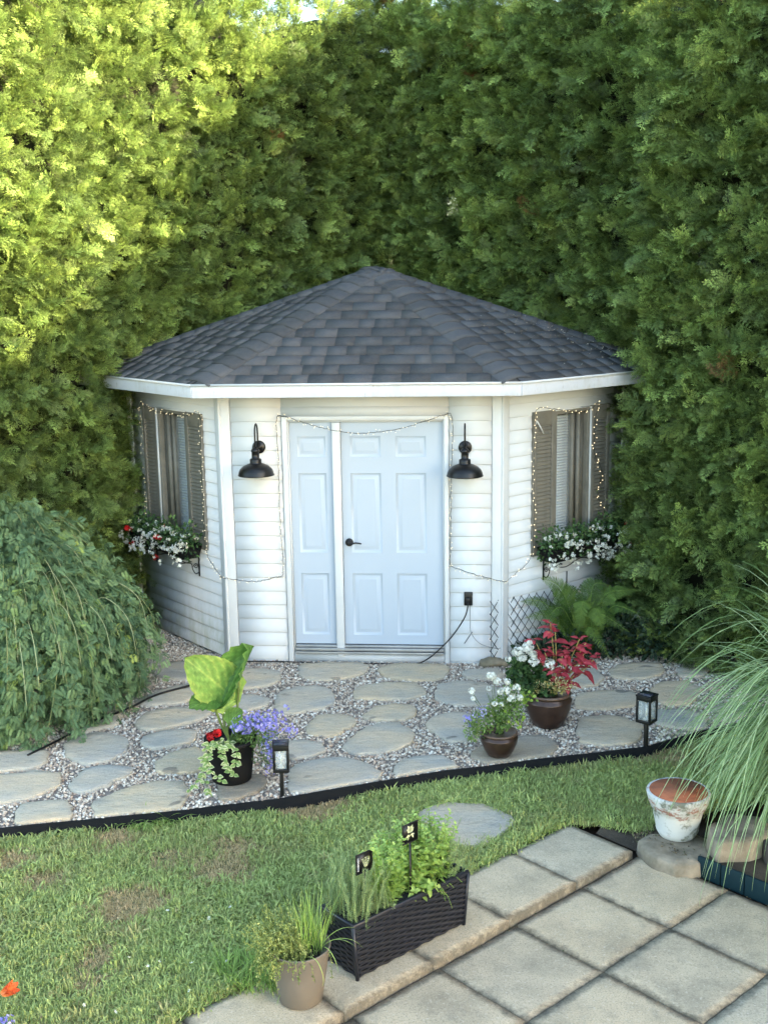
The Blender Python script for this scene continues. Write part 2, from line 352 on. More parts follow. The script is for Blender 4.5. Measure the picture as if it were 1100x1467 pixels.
ST += [c7(q) for q in (
 [(-20,280),(0,250),(60,228),(150,222),(222,245),(225,290),(180,315),(90,332),(10,335),(-22,320)], [(68,152),(90,137),(200,132),(330,134),(360,152),(340,180),(240,200),(140,207),(80,185)],
 [(385,157),(430,139),(560,134),(670,143),(678,165),(650,195),(560,207),(440,200),(395,180)], [(275,255),(310,225),(420,210),(540,215),(583,238),(580,260),(520,278),(400,280),(290,275)],
 [(605,265),(625,220),(700,205),(800,210),(880,235),(900,280),(820,300),(700,305),(620,285)], [(710,175),(760,160),(860,157),(890,185),(840,200),(740,195)],
 [(323,340),(380,305),(470,293),(540,305),(545,335),(500,358),(400,365),(335,358)], [(95,390),(150,340),(230,332),(300,350),(310,370),(250,410),(190,425),(110,415)],
 [(15,455),(50,440),(110,437),(170,450),(178,480),(130,505),(50,517),(10,490)], [(240,465),(300,410),(380,370),(470,365),(530,400),(538,440),(480,475),(400,492),(290,495)],
 [(570,380),(600,345),(680,325),(760,335),(790,380),(780,420),(740,445),(660,445),(590,400)], [(25,600),(50,545),(150,510),(250,502),(350,530),(408,565),(400,595),(260,630),(120,648),(35,645)],
 [(447,555),(470,520),(560,500),(640,498),(700,525),(705,550),(640,590),(530,605),(470,590)], [(735,500),(780,470),(900,430),(1040,415),(1090,440),(1105,470),(1040,520),(900,540),(810,535)])]
ST += [c8(q) for q in (
 [(150,500),(220,445),(330,430),(362,475),(330,505),(230,520)], [(375,440),(430,412),(540,400),(620,405),(640,450),(560,475),(450,480),(390,465)],
 [(215,590),(240,545),(340,528),(490,528),(520,560),(500,600),(370,615),(230,612)], [(230,710),(245,655),(340,640),(450,648),(535,680),(535,740),(480,770),(360,780),(260,765)],
 [(565,520),(620,490),(740,485),(800,520),(760,590),(640,600),(590,570)], [(560,640),(600,615),(720,610),(830,640),(820,700),(700,700),(590,680)],
 [(860,600),(960,580),(1020,640),(900,670)], [(680,430),(760,410),(850,430),(800,470),(700,465)])]
WET = {2: 1.0, 14: .8, 30: .6, 0: .5, 1: .3}
stone_polys = []
def flag(poly, ztop, thick, parent, name='flagstone', wet=0):
    c = poly.mean(0); rings = [(1.0, -thick), (1.0, -.006), (.975, 0)]
    for k in (.75, .5, .25): rings.append((k, None))
    V = []; n = len(poly)
    for k, dz in rings:
        for q in poly:
            p = c + (q - c) * k; h = (.006 * nz(p[0] * 3, p[1] * 5, 3) + .003 * nz(p[0] * 12, p[1] * 18, 1))
            V.append((p[0], p[1], ztop + (dz if dz is not None else 0) + (h if k < 1.01 and dz != -thick else 0)))
    V.append((c[0], c[1], ztop)); F = []
    for i in range(len(rings) - 1):
        for j in range(n): F.append((i * n + j, i * n + (j + 1) % n, (i + 1) * n + (j + 1) % n, (i + 1) * n + j))
    b = (len(rings) - 1) * n
    for j in range(n): F.append((b + j, b + (j + 1) % n, len(V) - 1))
    m = MB(); m.add(V, F); o = m.build(name, stone, parent); o['wet'] = float(wet); return o
for i, px in enumerate(ST):
    poly = np.array([at(x, y, .022)[:2] for x, y in px])
    if (np.cross(poly - np.roll(poly, 1, 0), np.roll(poly, -1, 0) - poly)).sum() < 0: poly = poly[::-1]
    cc_ = poly.mean(0); poly = cc_ + (poly - cc_) * .955; poly = resample(poly, .045, .0075)
    ey = np.interp(poly[:, 0], [e[0] for e in edge], [e[1] for e in edge]) + .035; poly[:, 1] = np.maximum(poly[:, 1], ey); stone_polys.append(poly)
    flag(poly, .022 + .006 * rng.random(), .05, bed, wet=WET.get(i, 0))
lone = np.array([at(x, y, ZLAWN + .03)[:2] for x, y in c7([(548,720),(600,700),(660,683),(720,690),(800,688),(870,715),(928,752),(900,785),(850,830),(760,855),(690,850),(650,810),(600,800),(560,760)])])
if (np.cross(lone - np.roll(lone, 1, 0), np.roll(lone, -1, 0) - lone)).sum() < 0: lone = lone[::-1]
lone = resample(lone, .05, .006); flag(lone, ZLAWN + .03, .05, lawn, 'stepping_stone')

# ------------------------------------------------------------------ patio slabs
def slab(u0, u1, v0, v1, ztop, th, parent, tilt=0.0, shade=0):
    g_ = .003 + .002 * rng.random(); n = 12; V = []; T = []; F = []
    us = np.linspace(u0 + g_, u1 - g_, n); vs = np.linspace(v0 + g_, v1 - g_, n)
    for i, a in enumerate(us):
        for j, b in enumerate(vs):
            ed = min(i, n - 1 - i, j, n - 1 - j); jit = (nz(a * 9, b * 9, 5) * .007 if ed == 0 else 0)
            z = ztop + .0025 * nz(a * 4, b * 4, 2) - (.005 if ed == 0 else 0) + tilt * (a - u0)
            V.append(pt(a + jit, b + jit, z)); T.append(1.0 if ed == 0 else (.45 if ed == 1 else .12))
    for i in range(n - 1):
        for j in range(n - 1): F.append((i * n + j, (i + 1) * n + j, (i + 1) * n + j + 1, i * n + j + 1))
    ring = [i * n for i in range(n)] + [(n - 1) * n + j for j in range(1, n)] + [i * n + n - 1 for i in range(n - 2, -1, -1)] + [j for j in range(n - 2, 0, -1)]
    b0 = len(V)
    for k in ring: V.append(V[k] - ZV * th); T.append(1.2)
    for k in range(len(ring)): a, b = ring[k], ring[(k + 1) % len(ring)]; F.append((a, b0 + k, b0 + (k + 1) % len(ring), b))
    m = MB(); m.add(V, F, T); return m.build('slab', conc, parent)
S_ = .585
for i in range(-1, 5):
    for j in range(-6, 1):
        u0 = i * S_ - .012 * (i == -1); slab(u0, i * S_ + S_, j * S_ + (.0), j * S_ + S_, ZP + .003 * rng.normal(), .045, patio, 0)
vb = [.50, -.045, -.62, -1.205, -1.80, -2.39, -2.98]
for k in range(6): slab(-1.10 - .01 * rng.random(), -.602, vb[k + 1], vb[k], ZU + .004 * rng.normal() * (k > 0), .06, patio, 0)

# debris and moss in the joints
jd = MB(); blob = ovate(1, .8, .1, .05, 1)
N = 5200; js = []
for i in range(N):
    k = rng.integers(0, 3)
    if k == 0: u, v = rng.integers(0, 4) * S_ + rng.normal() * .008, rng.uniform(-2.5, .58)
    elif k == 1: u, v = rng.uniform(-.6, 1.6), rng.integers(-4, 2) * S_ + rng.normal() * .008
    else: u, v = -.60 + abs(rng.normal()) * .012, rng.uniform(-2.5, .55)
    js.append(pt(u, v, ZP - .022 + .016 * rng.random()))
js = np.array(js); jd.inst(blob, mats(js, rdir(N), rdir(N, 2), rng.uniform(.004, .012, N)), rng.random(N))
jm = leafm('joint_debris', [(0, (.06, .05, .035)), (.6, (.16, .13, .09)), (.85, (.05, .07, .02)), (1, (.25, .2, .14))], 0)
jd.build('joint_debris', jm, patio, kind='stuff')

# ------------------------------------------------------------------ gravel pebbles
def inside(P, poly):
    x, y = P[:, 0], P[:, 1]; r = np.zeros(len(P), bool); n = len(poly)
    for i in range(n):
        x1, y1 = poly[i][:2]; x2, y2 = poly[(i + 1) % n][:2]
        c = ((y1 > y) != (y2 > y)) & (x < (x2 - x1) * (y - y1) / (y2 - y1 + 1e-12) + x1); r ^= c
    return r
def pebble(s):
    ph = (1 + 5 ** .5) / 2; V = np.array([(-1, ph, 0), (1, ph, 0), (-1, -ph, 0), (1, -ph, 0), (0, -1, ph), (0, 1, ph), (0, -1, -ph), (0, 1, -ph), (ph, 0, -1), (ph, 0, 1), (-ph, 0, -1), (-ph, 0, 1)]) / 1.9
    F = [(0, 11, 5), (0, 5, 1), (0, 1, 7), (0, 7, 10), (0, 10, 11), (1, 5, 9), (5, 11, 4), (11, 10, 2), (10, 7, 6), (7, 1, 8), (3, 9, 4), (3, 4, 2), (3, 2, 6), (3, 6, 8), (3, 8, 9), (4, 9, 5), (2, 4, 11), (6, 2, 10), (8, 6, 7), (9, 8, 1)]
    r = np.random.default_rng(s); V = V * (1 + r.normal(size=(12, 1)) * .15) * np.array([1, r.uniform(.6, .9), r.uniform(.45, .7)]); return V, F
shed_poly = [L0, R0, R0 + DR * SL, R0 + DR * SL + DL * 3.4, L0 + DL * SL]
N = 95000; G = np.stack([rng.uniform(-3.6, 3.6, N), rng.uniform(6.3, 11.0, N), np.zeros(N)], 1)
bedp = [(-4.2, edge[0][1])] + [(e[0], e[1] + .012) for e in edge] + [(4.5, 9.2), (3.1, 10.4), (.3, 14.5), (-4.2, 10.9)]
ok = inside(G, bedp) & ~inside(G, shed_poly)
for sp in stone_polys: c = sp.mean(0); ok &= ~inside(G, c + (sp - c) * 1.0)
G = G[ok]; N = len(G); G[:, 2] = .002 + .008 * rng.random(N)
pm = leafm('pebble', [(0, (.16, .13, .11)), (.15, (.35, .29, .24)), (.4, (.52, .44, .35)), (.55, (.43, .31, .23)), (.75, (.60, .54, .45)), (1, (.74, .70, .62))], 0, .7, True)
rot = rng.uniform(0, 6.28, (N, 3)); rot[:, :2] *= .12
scatter('gravel', [pebble(i) for i in range(5)], G, rot, rng.uniform(.007, .0145, N) * (1 + .3 * (rng.random(N) > .93)), rng.random(N), pm, bed)

# ------------------------------------------------------------------ black edging
rub = plain('black_plastic', (.010, .011, .012), .8, bmp=.15, spec=.12)
eb = MB(); V = []; F = []; n = len(edge)
ex = []
for i in range(n - 1):
    for k in range(6): t = k / 6; p = edge[i] * (1 - t) + edge[i + 1] * t; ex.append(p + np.array([0, .006 * nz(p[0] * 3, 0, 0), 0]))
ex.append(edge[-1]); n = len(ex)
for i, p in enumerate(ex):
    zt = .012 + .008 * nz(p[0] * 2, 4, 0)
    V += [(p[0], p[1] - .012, -.13), (p[0], p[1] - .012, zt), (p[0], p[1] + .010, zt), (p[0], p[1] + .010, -.13)]
for i in range(n - 1):
    a = i * 4; F += [(a, a + 4, a + 5, a + 1), (a + 1, a + 5, a + 6, a + 2), (a + 2, a + 6, a + 7, a + 3)]
eb.add(V, F); tag(eb.build('lawn_edging', rub), 'black plastic edging strip between the gravel path and the lawn', 'edging')

# ------------------------------------------------------------------ grass
def tuft(s, nb=16, L=(.025, .06), w=.0022, flop=.9, spread=.025):
    r = np.random.default_rng(s); V = []; F = []
    for i in range(nb):
        a = r.uniform(0, 6.28); l = r.uniform(*L); d = np.array([math.cos(a), math.sin(a), 0]); s_ = np.array([-d[1], d[0], 0]); b = np.append(r.normal(size=2) * spread, 0)
        f = r.uniform(.3, 1) * flop; p1 = b + d * l * .25 * f + ZV * l * .5; p2 = b + d * l * (.8 * f) + ZV * l * (.95 - .5 * f)
        k = len(V); V += [b - s_ * w, b + s_ * w, p1 + s_ * w, p1 - s_ * w, p2]; F += [(k, k + 1, k + 2, k + 3), (k + 3, k + 2, k + 4)]
    return np.array(V), F
gm = leafm('grass_blade', [(0, (.64, .47, .27)), (.22, (.50, .41, .21)), (.34, (.38, .40, .16)), (.6, (.36, .44, .15)), (1, (.52, .60, .23))], .3, .6, True)
N = 60000
X = rng.uniform(-3.2, 3.3, N); Y = rng.uniform(4.3, 8.6, N); G = np.stack([X, Y, np.full(N, ZLAWN)], 1)
ok = inside(G, lawn_poly) & ~inside(G, lone.mean(0) + (lone - lone.mean(0)) * .96) & (np.abs(X) < .37 * Y + .3)
G = G[ok]; N = len(G)
dry = [(450, 1160, .20), (470, 1150, .12), (165, 1205, .14), (240, 1232, .12), (20, 1238, .15), (140, 1375, .1), (130, 1408, .09), (960, 1090, .14), (320, 1250, .18), (180, 1300, .2), (900, 1085, .14), (60, 1265, .12), (210, 1290, .15), (335, 1215, .12)]
tn = np.array([.62 + .42 * nz(p[0] * 1.3, p[1] * 1.6, 0) + .25 * nz(p[0] * 6, p[1] * 6, 3) for p in G]) + rng.normal(size=N) * .12
lx = np.clip((-G[:, 0] - .2) / 1.5, 0, 1); tn -= (.03 + .10 * lx) * np.array([max(0, .5 + 1.6 * nz(p[0] * 2.3, p[1] * 2.9, 17)) for p in G])
tn = np.clip(tn, .22, 1)
for x, y, r_ in dry:
    c = at(x, y, ZLAWN); d = np.hypot((G[:, 0] - c[0]), (G[:, 1] - c[1]) * 1.0) / (r_ * 1.35)
    m_ = np.exp(-d ** 2) * 1.05 + np.array([.22 * nz(p[0] * 9, p[1] * 9, 7) for p in G]) * (d < 1.6) + rng.normal(size=N) * .22 * (d < 1.6)
    k = m_ > .52; tn[k] = rng.uniform(0, .25, k.sum())
k = rng.random(N) < .05 + .05 * lx; tn[k] = rng.uniform(.05, .28, k.sum())
scl = rng.uniform(.7, 1.35, N) * np.where(tn < .28, .55, 1.0) * np.array([1 + .35 * nz(p[0] * 1.1, p[1] * 1.1, 9) for p in G])
rt = np.zeros((N, 3)); rt[:, 2] = rng.uniform(0, 6.28, N); rt[:, :2] = rng.normal(size=(N, 2)) * .2
scatter('grass', [tuft(i) for i in range(6)] + [tuft(20, 8, (.05, .09), .0034, 1.2, .02), tuft(21, 6, (.04, .07), .0042, 1.3, .02)], G, rt, scl, tn, gm, lawn)
# coarse weed clump against the edging
cg = MB(); c0 = at(215, 1184, ZLAWN)
def blade(b, d, L, w, arch, n=7, tone=.6, stripe=False):
    """arching ribbon"""
    d = unit(d); s_ = unit(np.cross(d, ZV)); V = []; T = []
    h = np.array([d[0], d[1], 0]); h = h / (np.linalg.norm(h) + 1e-6); p = np.array(b, float); el = math.asin(max(-1, min(1, d[2]))); st = L / n
    for i in range(n + 1):
        t = i / n; ww = w * (min(1, .5 + t * 4) if t < .2 else 1) * (1 - max(0, t - .45) / .55) ** .8 + .0003
        if stripe: V += [p - s_ * ww, p - s_ * ww * .3 - ZV * ww * .25, p + s_ * ww * .3 - ZV * ww * .25, p + s_ * ww]; T += [tone, min(1, tone + .38), min(1, tone + .38), tone]
        else: V += [p - s_ * ww, p - ZV * ww * .3, p + s_ * ww]; T += [tone, tone + .06, tone]
        e = el - arch * t ** 1.3; p = p + (h * math.cos(e) + ZV * math.sin(e)) * st
    k = 4 if stripe else 3
    F = [(i * k + j, i * k + j + 1, (i + 1) * k + j + 1, (i + 1) * k + j) for i in range(n) for j in range(k - 1)]
    return V, F, T
for i in range(150):
    a = rng.uniform(0, 6.28); b = c0 + np.array([rng.normal() * .09, abs(rng.normal()) * .03 - .02, 0])
    cg.add(*blade(b, (math.cos(a), math.sin(a), rng.uniform(.4, 1.6)), rng.uniform(.08, .19), .004, rng.uniform(.8, 1.8), 5, rng.uniform(.4, .95)))
gm2 = leafm('weed_blade', [(0, (.10, .16, .035)), (.5, (.22, .34, .07)), (1, (.38, .52, .13))], .3)
tag(cg.build('weed_clump', gm2), 'bright green clump of coarse grass growing against the black edging', 'weed')
# clover flowers
cl = MB(); fl = petals(6, 1, .6, .5)
cp = np.array([at(x, y, ZLAWN + .05) for x, y in [(300, 1315), (212, 1385), (228, 1378), (275, 1380), (325, 1378), (272, 1420), (185, 1372), (165, 1450), (240, 1305), (330, 1300), (120, 1440)]])
cl.inst(fl, mats(cp, rdir(len(cp), 0), rdir(len(cp), 3, .4), np.full(len(cp), .012)), rng.random(len(cp)))
wht = leafm('white_petal', [(0, (.62, .64, .55)), (1, (.85, .85, .8))], .25)
tag(cl.build('clover_flowers', wht, kind='stuff'), 'small white clover flowers scattered in the lawn', 'clover')
# ------------------------------------------------------------------ shed materials
def siding_mat():
    m, n, b = nodes('vinyl_siding'); t = noi(n, 2.2, 5, out='World', sc=(1, 1, 2)); 
    c = ramp_of(n, t.outputs['Fac'], [(.3, (.60, .61, .62)), (.6, (.62, .63, .64))])
    g = n.nodes.new('ShaderNodeNewGeometry'); sp = n.nodes.new('ShaderNodeSeparateXYZ'); n.links.new(g.outputs['Position'], sp.inputs[0])
    low = mapr(n, sp.outputs[2], .75, .1, 0, 1); t2 = noi(n, 5, 5, .7, out='World', sc=(2, 2, .6))
    ad = n.nodes.new('ShaderNodeMath'); ad.operation = 'MULTIPLY'; n.links.new(low, ad.inputs[0]); n.links.new(mapr(n, t2.outputs['Fac'], .4, .7, 0, .5), ad.inputs[1])
    a = n.nodes.new('ShaderNodeAttribute'); a.attribute_name = 'dirt'; a.attribute_type = 'OBJECT'
    a2 = n.nodes.new('ShaderNodeMath'); a2.operation = 'MULTIPLY'; n.links.new(ad.outputs[0], a2.inputs[0]); n.links.new(mapr(n, a.outputs['Fac'], 0, 1, .04, 1.4), a2.inputs[1])
    c = mix(n, a2.outputs[0], c, (.36, .38, .27)); n.links.new(c, b.inputs['Base Color']); b.inputs['Roughness'].default_value = .55
    t3 = noi(n, 60, 3, out='World', sc=(.25, .25, 3)); bump(n, b, t3.outputs['Fac'], .04, .002); return m
vinyl = siding_mat()
trim = plain('white_trim', (.63, .64, .65), .5, var=.04, scale=3, bmp=.03)
def fascia_mat():
    m, n, b = nodes('painted_fascia'); t = noi(n, 6, 6, .75, out='World', sc=(1.2, 1.2, .5)); t1 = noi(n, 40, 4, .7, out='World', sc=(2, 2, .25))
    c = mix(n, mapr(n, t.outputs['Fac'], .5, .72, 0, .5), (.58, .60, .65), (.42, .40, .36)); c = mix(n, mapr(n, t1.outputs['Fac'], .62, .72, 0, .7), c, (.22, .2, .17))
    n.links.new(c, b.inputs['Base Color']); b.inputs['Roughness'].default_value = .6; return m
fasc = fascia_mat()
doorp = plain('door_paint', (.44, .50, .58), .38, var=.02, scale=1.5, bmp=.02)
alum = plain('aluminium_sill', (.45, .45, .45), .4, .6)
dark = plain('dark_void', (.012, .012, .012), .9, bmp=0)
taupe = plain('taupe_vinyl', (.20, .185, .155), .5, var=.12, scale=9, bmp=.05)
blindm = plain('blind_slat', (.62, .66, .68), .5, var=.05, bmp=0)
black = plain('black_metal', (.012, .012, .013), .38, .3, bmp=.05)
def roofmat():
    m, n, b = nodes('asphalt_shingle'); oi = n.nodes.new('ShaderNodeObjectInfo')
    c = ramp_of(n, oi.outputs['Random'], [(0, (.024, .027, .033)), (.35, (.032, .036, .043)), (.6, (.042, .047, .056)), (1, (.062, .067, .078))])
    t = noi(n, 260, 3, .8, out='World'); c = mix(n, mapr(n, t.outputs['Fac'], .45, .7, 0, .6), c, (.15, .15, .155)); c = mix(n, mapr(n, t.outputs['Fac'], .45, .3, 0, .6), c, (.015, .015, .018))
    t5 = noi(n, 3.5, 5, .6, out='World'); c = mix(n, mapr(n, t5.outputs['Fac'], .45, .75, 0, .45), c, (.10, .10, .10))
    n.links.new(c, b.inputs['Base Color']); b.inputs['Roughness'].default_value = .9; bump(n, b, t.outputs['Fac'], .6, .004); return m
shm = roofmat()

shed = thing('garden_shed', (L0 + R0) / 2, 'white vinyl sided corner shed with a dark shingled roof between the two hedges', 'shed')
# ------------------------------------------------------------------ walls of single boards
CF, CS = .127, .1143
def board_profile(h):   # (out, z)
    return [(0, -.004), (.0150, -.004), (.0160, .001), (.0150, h * .55), (.0105, h * .62), (.0080, h * .90), (.0030, h * .985), (.0025, h + .002), (0, h + .002)]
board_cache = {}
def siding(fn, spans, z0, h, n, parent, dirt):
    prof = board_profile(h)
    for k in range(n):
        z = z0 + k * h
        for (a, b, k0, k1) in spans:
            if not (k0 <= k < k1): continue
            key = (fn.__name__, a, b, h); w0 = fn((a + b) / 2, 0, z)
            if key in board_cache: o = share(board_cache[key], 'siding_board', w0, parent)
            else:
                m = MB(); V = [fn(a, o_, z + zz) for o_, zz in prof] + [fn(b, o_, z + zz) for o_, zz in prof]; q = len(prof)
                m.add(V, [(j, j + 1, q + j + 1, q + j) for j in range(q - 1)] + [tuple(range(q - 1, -1, -1)), tuple(range(q, 2 * q))])
                o = m.build('siding_board', vinyl, parent, origin=w0); board_cache[key] = o
            o['dirt'] = float(dirt)
def wallcore(fn, a, b, z0, z1, name, holes=()):
    m = MB()
    def bx(u0, u1, za, zb): 
        P = [fn(u0, -.06, za), fn(u1, -.06, za), fn(u1, -.001, za), fn(u0, -.001, za), fn(u0, -.06, zb), fn(u1, -.06, zb), fn(u1, -.001, zb), fn(u0, -.001, zb)]
        m.add(P, [(3, 2, 1, 0), (4, 5, 6, 7), (0, 1, 5, 4), (1, 2, 6, 5), (2, 3, 7, 6), (3, 0, 4, 7)])
    if holes:
        h0, h1, hz0, hz1 = holes; bx(a, h0, z0, z1); bx(h1, b, z0, z1); bx(h0, h1, hz1, z1)
        if hz0 > z0: bx(h0, h1, z0, hz0)
    else: bx(a, b, z0, z1)
    return m.build(name, trim, shed)
ZT = 2.43
wf = wallcore(fr, 0, WF, .0, ZT, 'wall', (.575, 1.965, 0.0, 2.215))
siding(fr, [(.09, .535, 0, 19), (1.99, WF - .09, 0, 19), (.537, 1.988, 18, 19)], .03, CF, 19, wf, .0)
m = MB(); m.box(fr((.537 + 1.988) / 2, .008, 2.2735), (1.45, .016, .084), E1, NB, ZV); m.build('header_trim', trim, wf)
for u_, l_ in ((.30, .46), (2.17, .36)): m = MB(); m.box(fr(u_, .004, .013), (l_, .012, .03), E1, NB, ZV); m.build('starter_strip', trim, wf)
LWN = (.545, 1.075, 1.03, 2.235); RWN = (.635, 1.12, 1.0, 2.215)
wl = wallcore(lw, .0, SL, 0, ZT, 'wall', LWN); wr = wallcore(rw, .0, SL, 0, ZT, 'wall', RWN)
kz = lambda z: int(round((z - .03) / CS))
siding(lw, [(.07, LWN[0], 9, 19), (LWN[1], SL - .05, 9, 19), (.0701, SL - .05, 0, 9), (.0701, SL - .05, 19, 21)], .03, CS, 21, wl, 1.0)
siding(rw, [(.07, RWN[0], 9, 19), (RWN[1], SL - .05, 9, 19), (.0701, SL - .05, 0, 9), (.0701, SL - .05, 19, 21)], .03, CS, 21, wr, .45)
# back walls (hidden in the hedges)
BL = L0 + DL * SL; BR = R0 + DR * SL; BC = BR + DL * (WF / math.sqrt(2) + SL)
m = MB()
for a, b in ((BL, BC), (BC, BR)):
    d = unit(b - a); nn = np.cross(d, ZV); m.box((a + b) / 2 + ZV * ZT / 2 - nn * .05, (np.linalg.norm(b - a), .05, ZT), d, nn, ZV)
m.build('back_wall', trim, shed)
# corner posts
def lpost(P, d1, n1, d2, n2, w1, w2, t=.022):
    m = MB()
    m.box(P + d1 * w1 / 2 + n1 * t / 2 + ZV * (ZT / 2 + .005), (w1, t, ZT - .02), d1, n1, ZV); m.box(P + d2 * w2 / 2 + n2 * t / 2 + ZV * (ZT / 2 + .005), (w2, t, ZT - .023), d2, n2, ZV)
    c = P + n1 * t * .5 + n2 * t * .5 + (n1 + n2) * .001; m.tube([c + ZV * .01, c + ZV * (ZT - .005)], t * .62, 8)
    return m.build('corner_post', trim, shed, bevel=.003)
lpost(L0, E1, -NB, DL, -DR, .085, .065); lpost(R0, -E1, -NB, DR, -DL, .085, .065)
lpost(BL, -DL, -DR, DR, DL, .05, .05); lpost(BR, -DR, -DL, DL, DR, .05, .05)
# ------------------------------------------------------------------ roof
OV = .35; c225 = math.tan(R(22.5)) * OV
EFL = fr(-c225, OV, 0); EFR = fr(WF + c225, OV, 0); ELO = lw(SL + OV, OV, 0); ERO = rw(SL + OV, OV, 0); EBC = BC + DL * OV + DR * OV
ZE = 2.548; AP = fr(WF / 2 + .04, -1.30, 3.515)
eave = [EFL, EFR, ERO, EBC, ELO]
roof = None
m = MB(); V = [p + ZV * (ZE - .012) for p in eave] + [AP - ZV * .012] + [p + ZV * (ZE - .10) for p in eave]
m.add(V, [(i, (i + 1) % 5, 5) for i in range(5)] + [(6 + i, 6 + (i + 1) % 5, (i + 1) % 5, i) for i in range(5)] + [(10, 9, 8, 7, 6)])
roof = m.build('roof', dark, shed)
m = MB(); m.add([p + ZV * 2.44 for p in eave], [(4, 3, 2, 1, 0)]); m.build('soffit', trim, roof)
cen = sum(eave) / 5
for a, b, nm in ((ELO, EFL, 0), (EFL, EFR, 0), (EFR, ERO, 0), (ERO, EBC, 0), (EBC, ELO, 0)):
    d = unit(b - a); nn = np.cross(d, ZV); ln = np.linalg.norm(b - a)
    m = MB(); m.box((a + b) / 2 + nn * .010 + ZV * 2.478, (ln + .008, .018, .100), d, nn, ZV); m.build('fascia_board', fasc, roof, bevel=.002)
    m = MB(); m.box((a + b) / 2 + nn * .018 + ZV * 2.5365, (ln + .014, .030, .018), d, nn, ZV); m.build('drip_edge', trim, roof)
EXPO = .1425
def facet(a, b, seed):
    """rows of single shingles between eave a-b and the apex"""
    r = random.Random(seed); A = a + ZV * ZE; B = b + ZV * ZE; X = unit(B - A); nn = unit(np.cross(X, AP - A)); Y = np.cross(nn, X)
    if nn[2] < 0: nn = -nn; Y = -Y
    Ls = (AP - A) @ Y; ax = (AP - A) @ X; W = (B - A) @ X; A = A - Y * .025; Ls += .025
    k = 0
    while k * EXPO < Ls - .03:
        s0 = k * EXPO; s1 = min(s0 + EXPO + .03, Ls - .005)
        l0, r0 = ax * s0 / Ls, W + (ax - W) * s0 / Ls; l1, r1 = ax * s1 / Ls, W + (ax - W) * s1 / Ls
        x = l0 - r.random() * .2; wob = [0]
        while x < r0:
            x2 = x + r.choice((.14, .17, .2, .24, .3)); 
            xa, xb = max(x, l0), min(x2, r0); xc, xd = max(x, l1), min(x2, r1)
            if xa < xb and xb - xa > .02:
                if xc >= xd: xc = xd = min(max((xa + xb) / 2, l1), r1)
                g_ = .0004; lift = .0065 + .0015 * r.random(); z1 = .001
                P = [A + X * (xa + g_) + Y * (s0 + .0015 * r.random()) + nn * lift, A + X * (xb - g_) + Y * (s0 + .002 * r.random()) + nn * lift, A + X * (xd - g_) + Y * s1 + nn * z1, A + X * (xc + g_) + Y * s1 + nn * z1]
                Q = [p - nn * .007 for p in P[:2]] + [p - nn * .004 for p in P[2:]]
                m = MB(); m.add(P + Q, [(0, 1, 2, 3), (0, 4, 5, 1), (1, 5, 6, 2), (3, 2, 6, 7), (0, 3, 7, 4)]); m.build('shingle', shm, roof)
            x = x2
        k += 1
m = MB(); m.lathe(AP + ZV * -.012, [(.10, -.052), (.06, -.012), (.001, .016)], 12); m.build('peak_cap', shm, roof)
facet(EFL, EFR, 1); facet(ELO, EFL, 2); facet(EFR, ERO, 3)
def hip(a, na, nb, wdt, seed):
    """bent caps up the hip from eave corner a to the apex"""
    A = a + ZV * (ZE + .004); d = unit(AP - A); ln = np.linalg.norm(AP - A) - .10; r = random.Random(seed); up = unit(na + nb); k = 0; e = .150; A = A + d * .045
    ta = np.cross(na, d); ta = ta if (ta @ (a - cen)) != 0 else ta
    sa = unit(np.cross(d, na)); sb = unit(np.cross(nb, d))
    if sa @ (sa - sb) < 0: pass
    while k * e < ln:
        s0, s1 = k * e, min((k + 1) * e + .05, ln); V = []
        for s_, h, wv in ((s0, .0135 + .002 * r.random(), 1), (s0 + .06, .011, 1), (s1, .006, .99)):
            c = A + d * s_
            for q, sv_, nv in ((1, sa, na), (.55, sa, na), (0, None, None), (.55, sb, nb), (1, sb, nb)):
                if sv_ is None: V.append(c + up * (h - .002))
                else: V.append(c + sv_ * wdt * q + nv * (h - .003 * (q == 1) + (.004 if s_ == s0 and q < 1 else 0)) - d * (.008 * (1 - q) if s_ == s0 else 0))
        n0 = len(V); V2 = [v - up * .010 for v in V]; F = []
        for i in range(2):
            for j in range(4): a_ = i * 5 + j; F.append((a_, a_ + 1, a_ + 6, a_ + 5))
        for j in range(4): F.append((j, n0 + j, n0 + j + 1, j + 1))
        for i in range(2): F.append((i * 5, i * 5 + 5, n0 + i * 5 + 5, n0 + i * 5)); F.append((i * 5 + 4, n0 + i * 5 + 4, n0 + i * 5 + 9, i * 5 + 9))
        m = MB(); m.add(V + V2, F); m.build('hip_cap', shm, roof); k += 1
def fn_(a, b):
    q = unit(np.cross(b - a, AP - ZV * ZE - a)); return q if q[2] > 0 else -q
NF, NLf, NRf, NBR, NBL = fn_(EFL, EFR), fn_(ELO, EFL), fn_(EFR, ERO), fn_(ERO, EBC), fn_(EBC, ELO)
hip(EFL, NF, NLf, .15, 4); hip(EFR, NRf, NF, .15, 5); hip(ELO, NLf, NBL, .14, 6); hip(ERO, NBR, NRf, .14, 7)
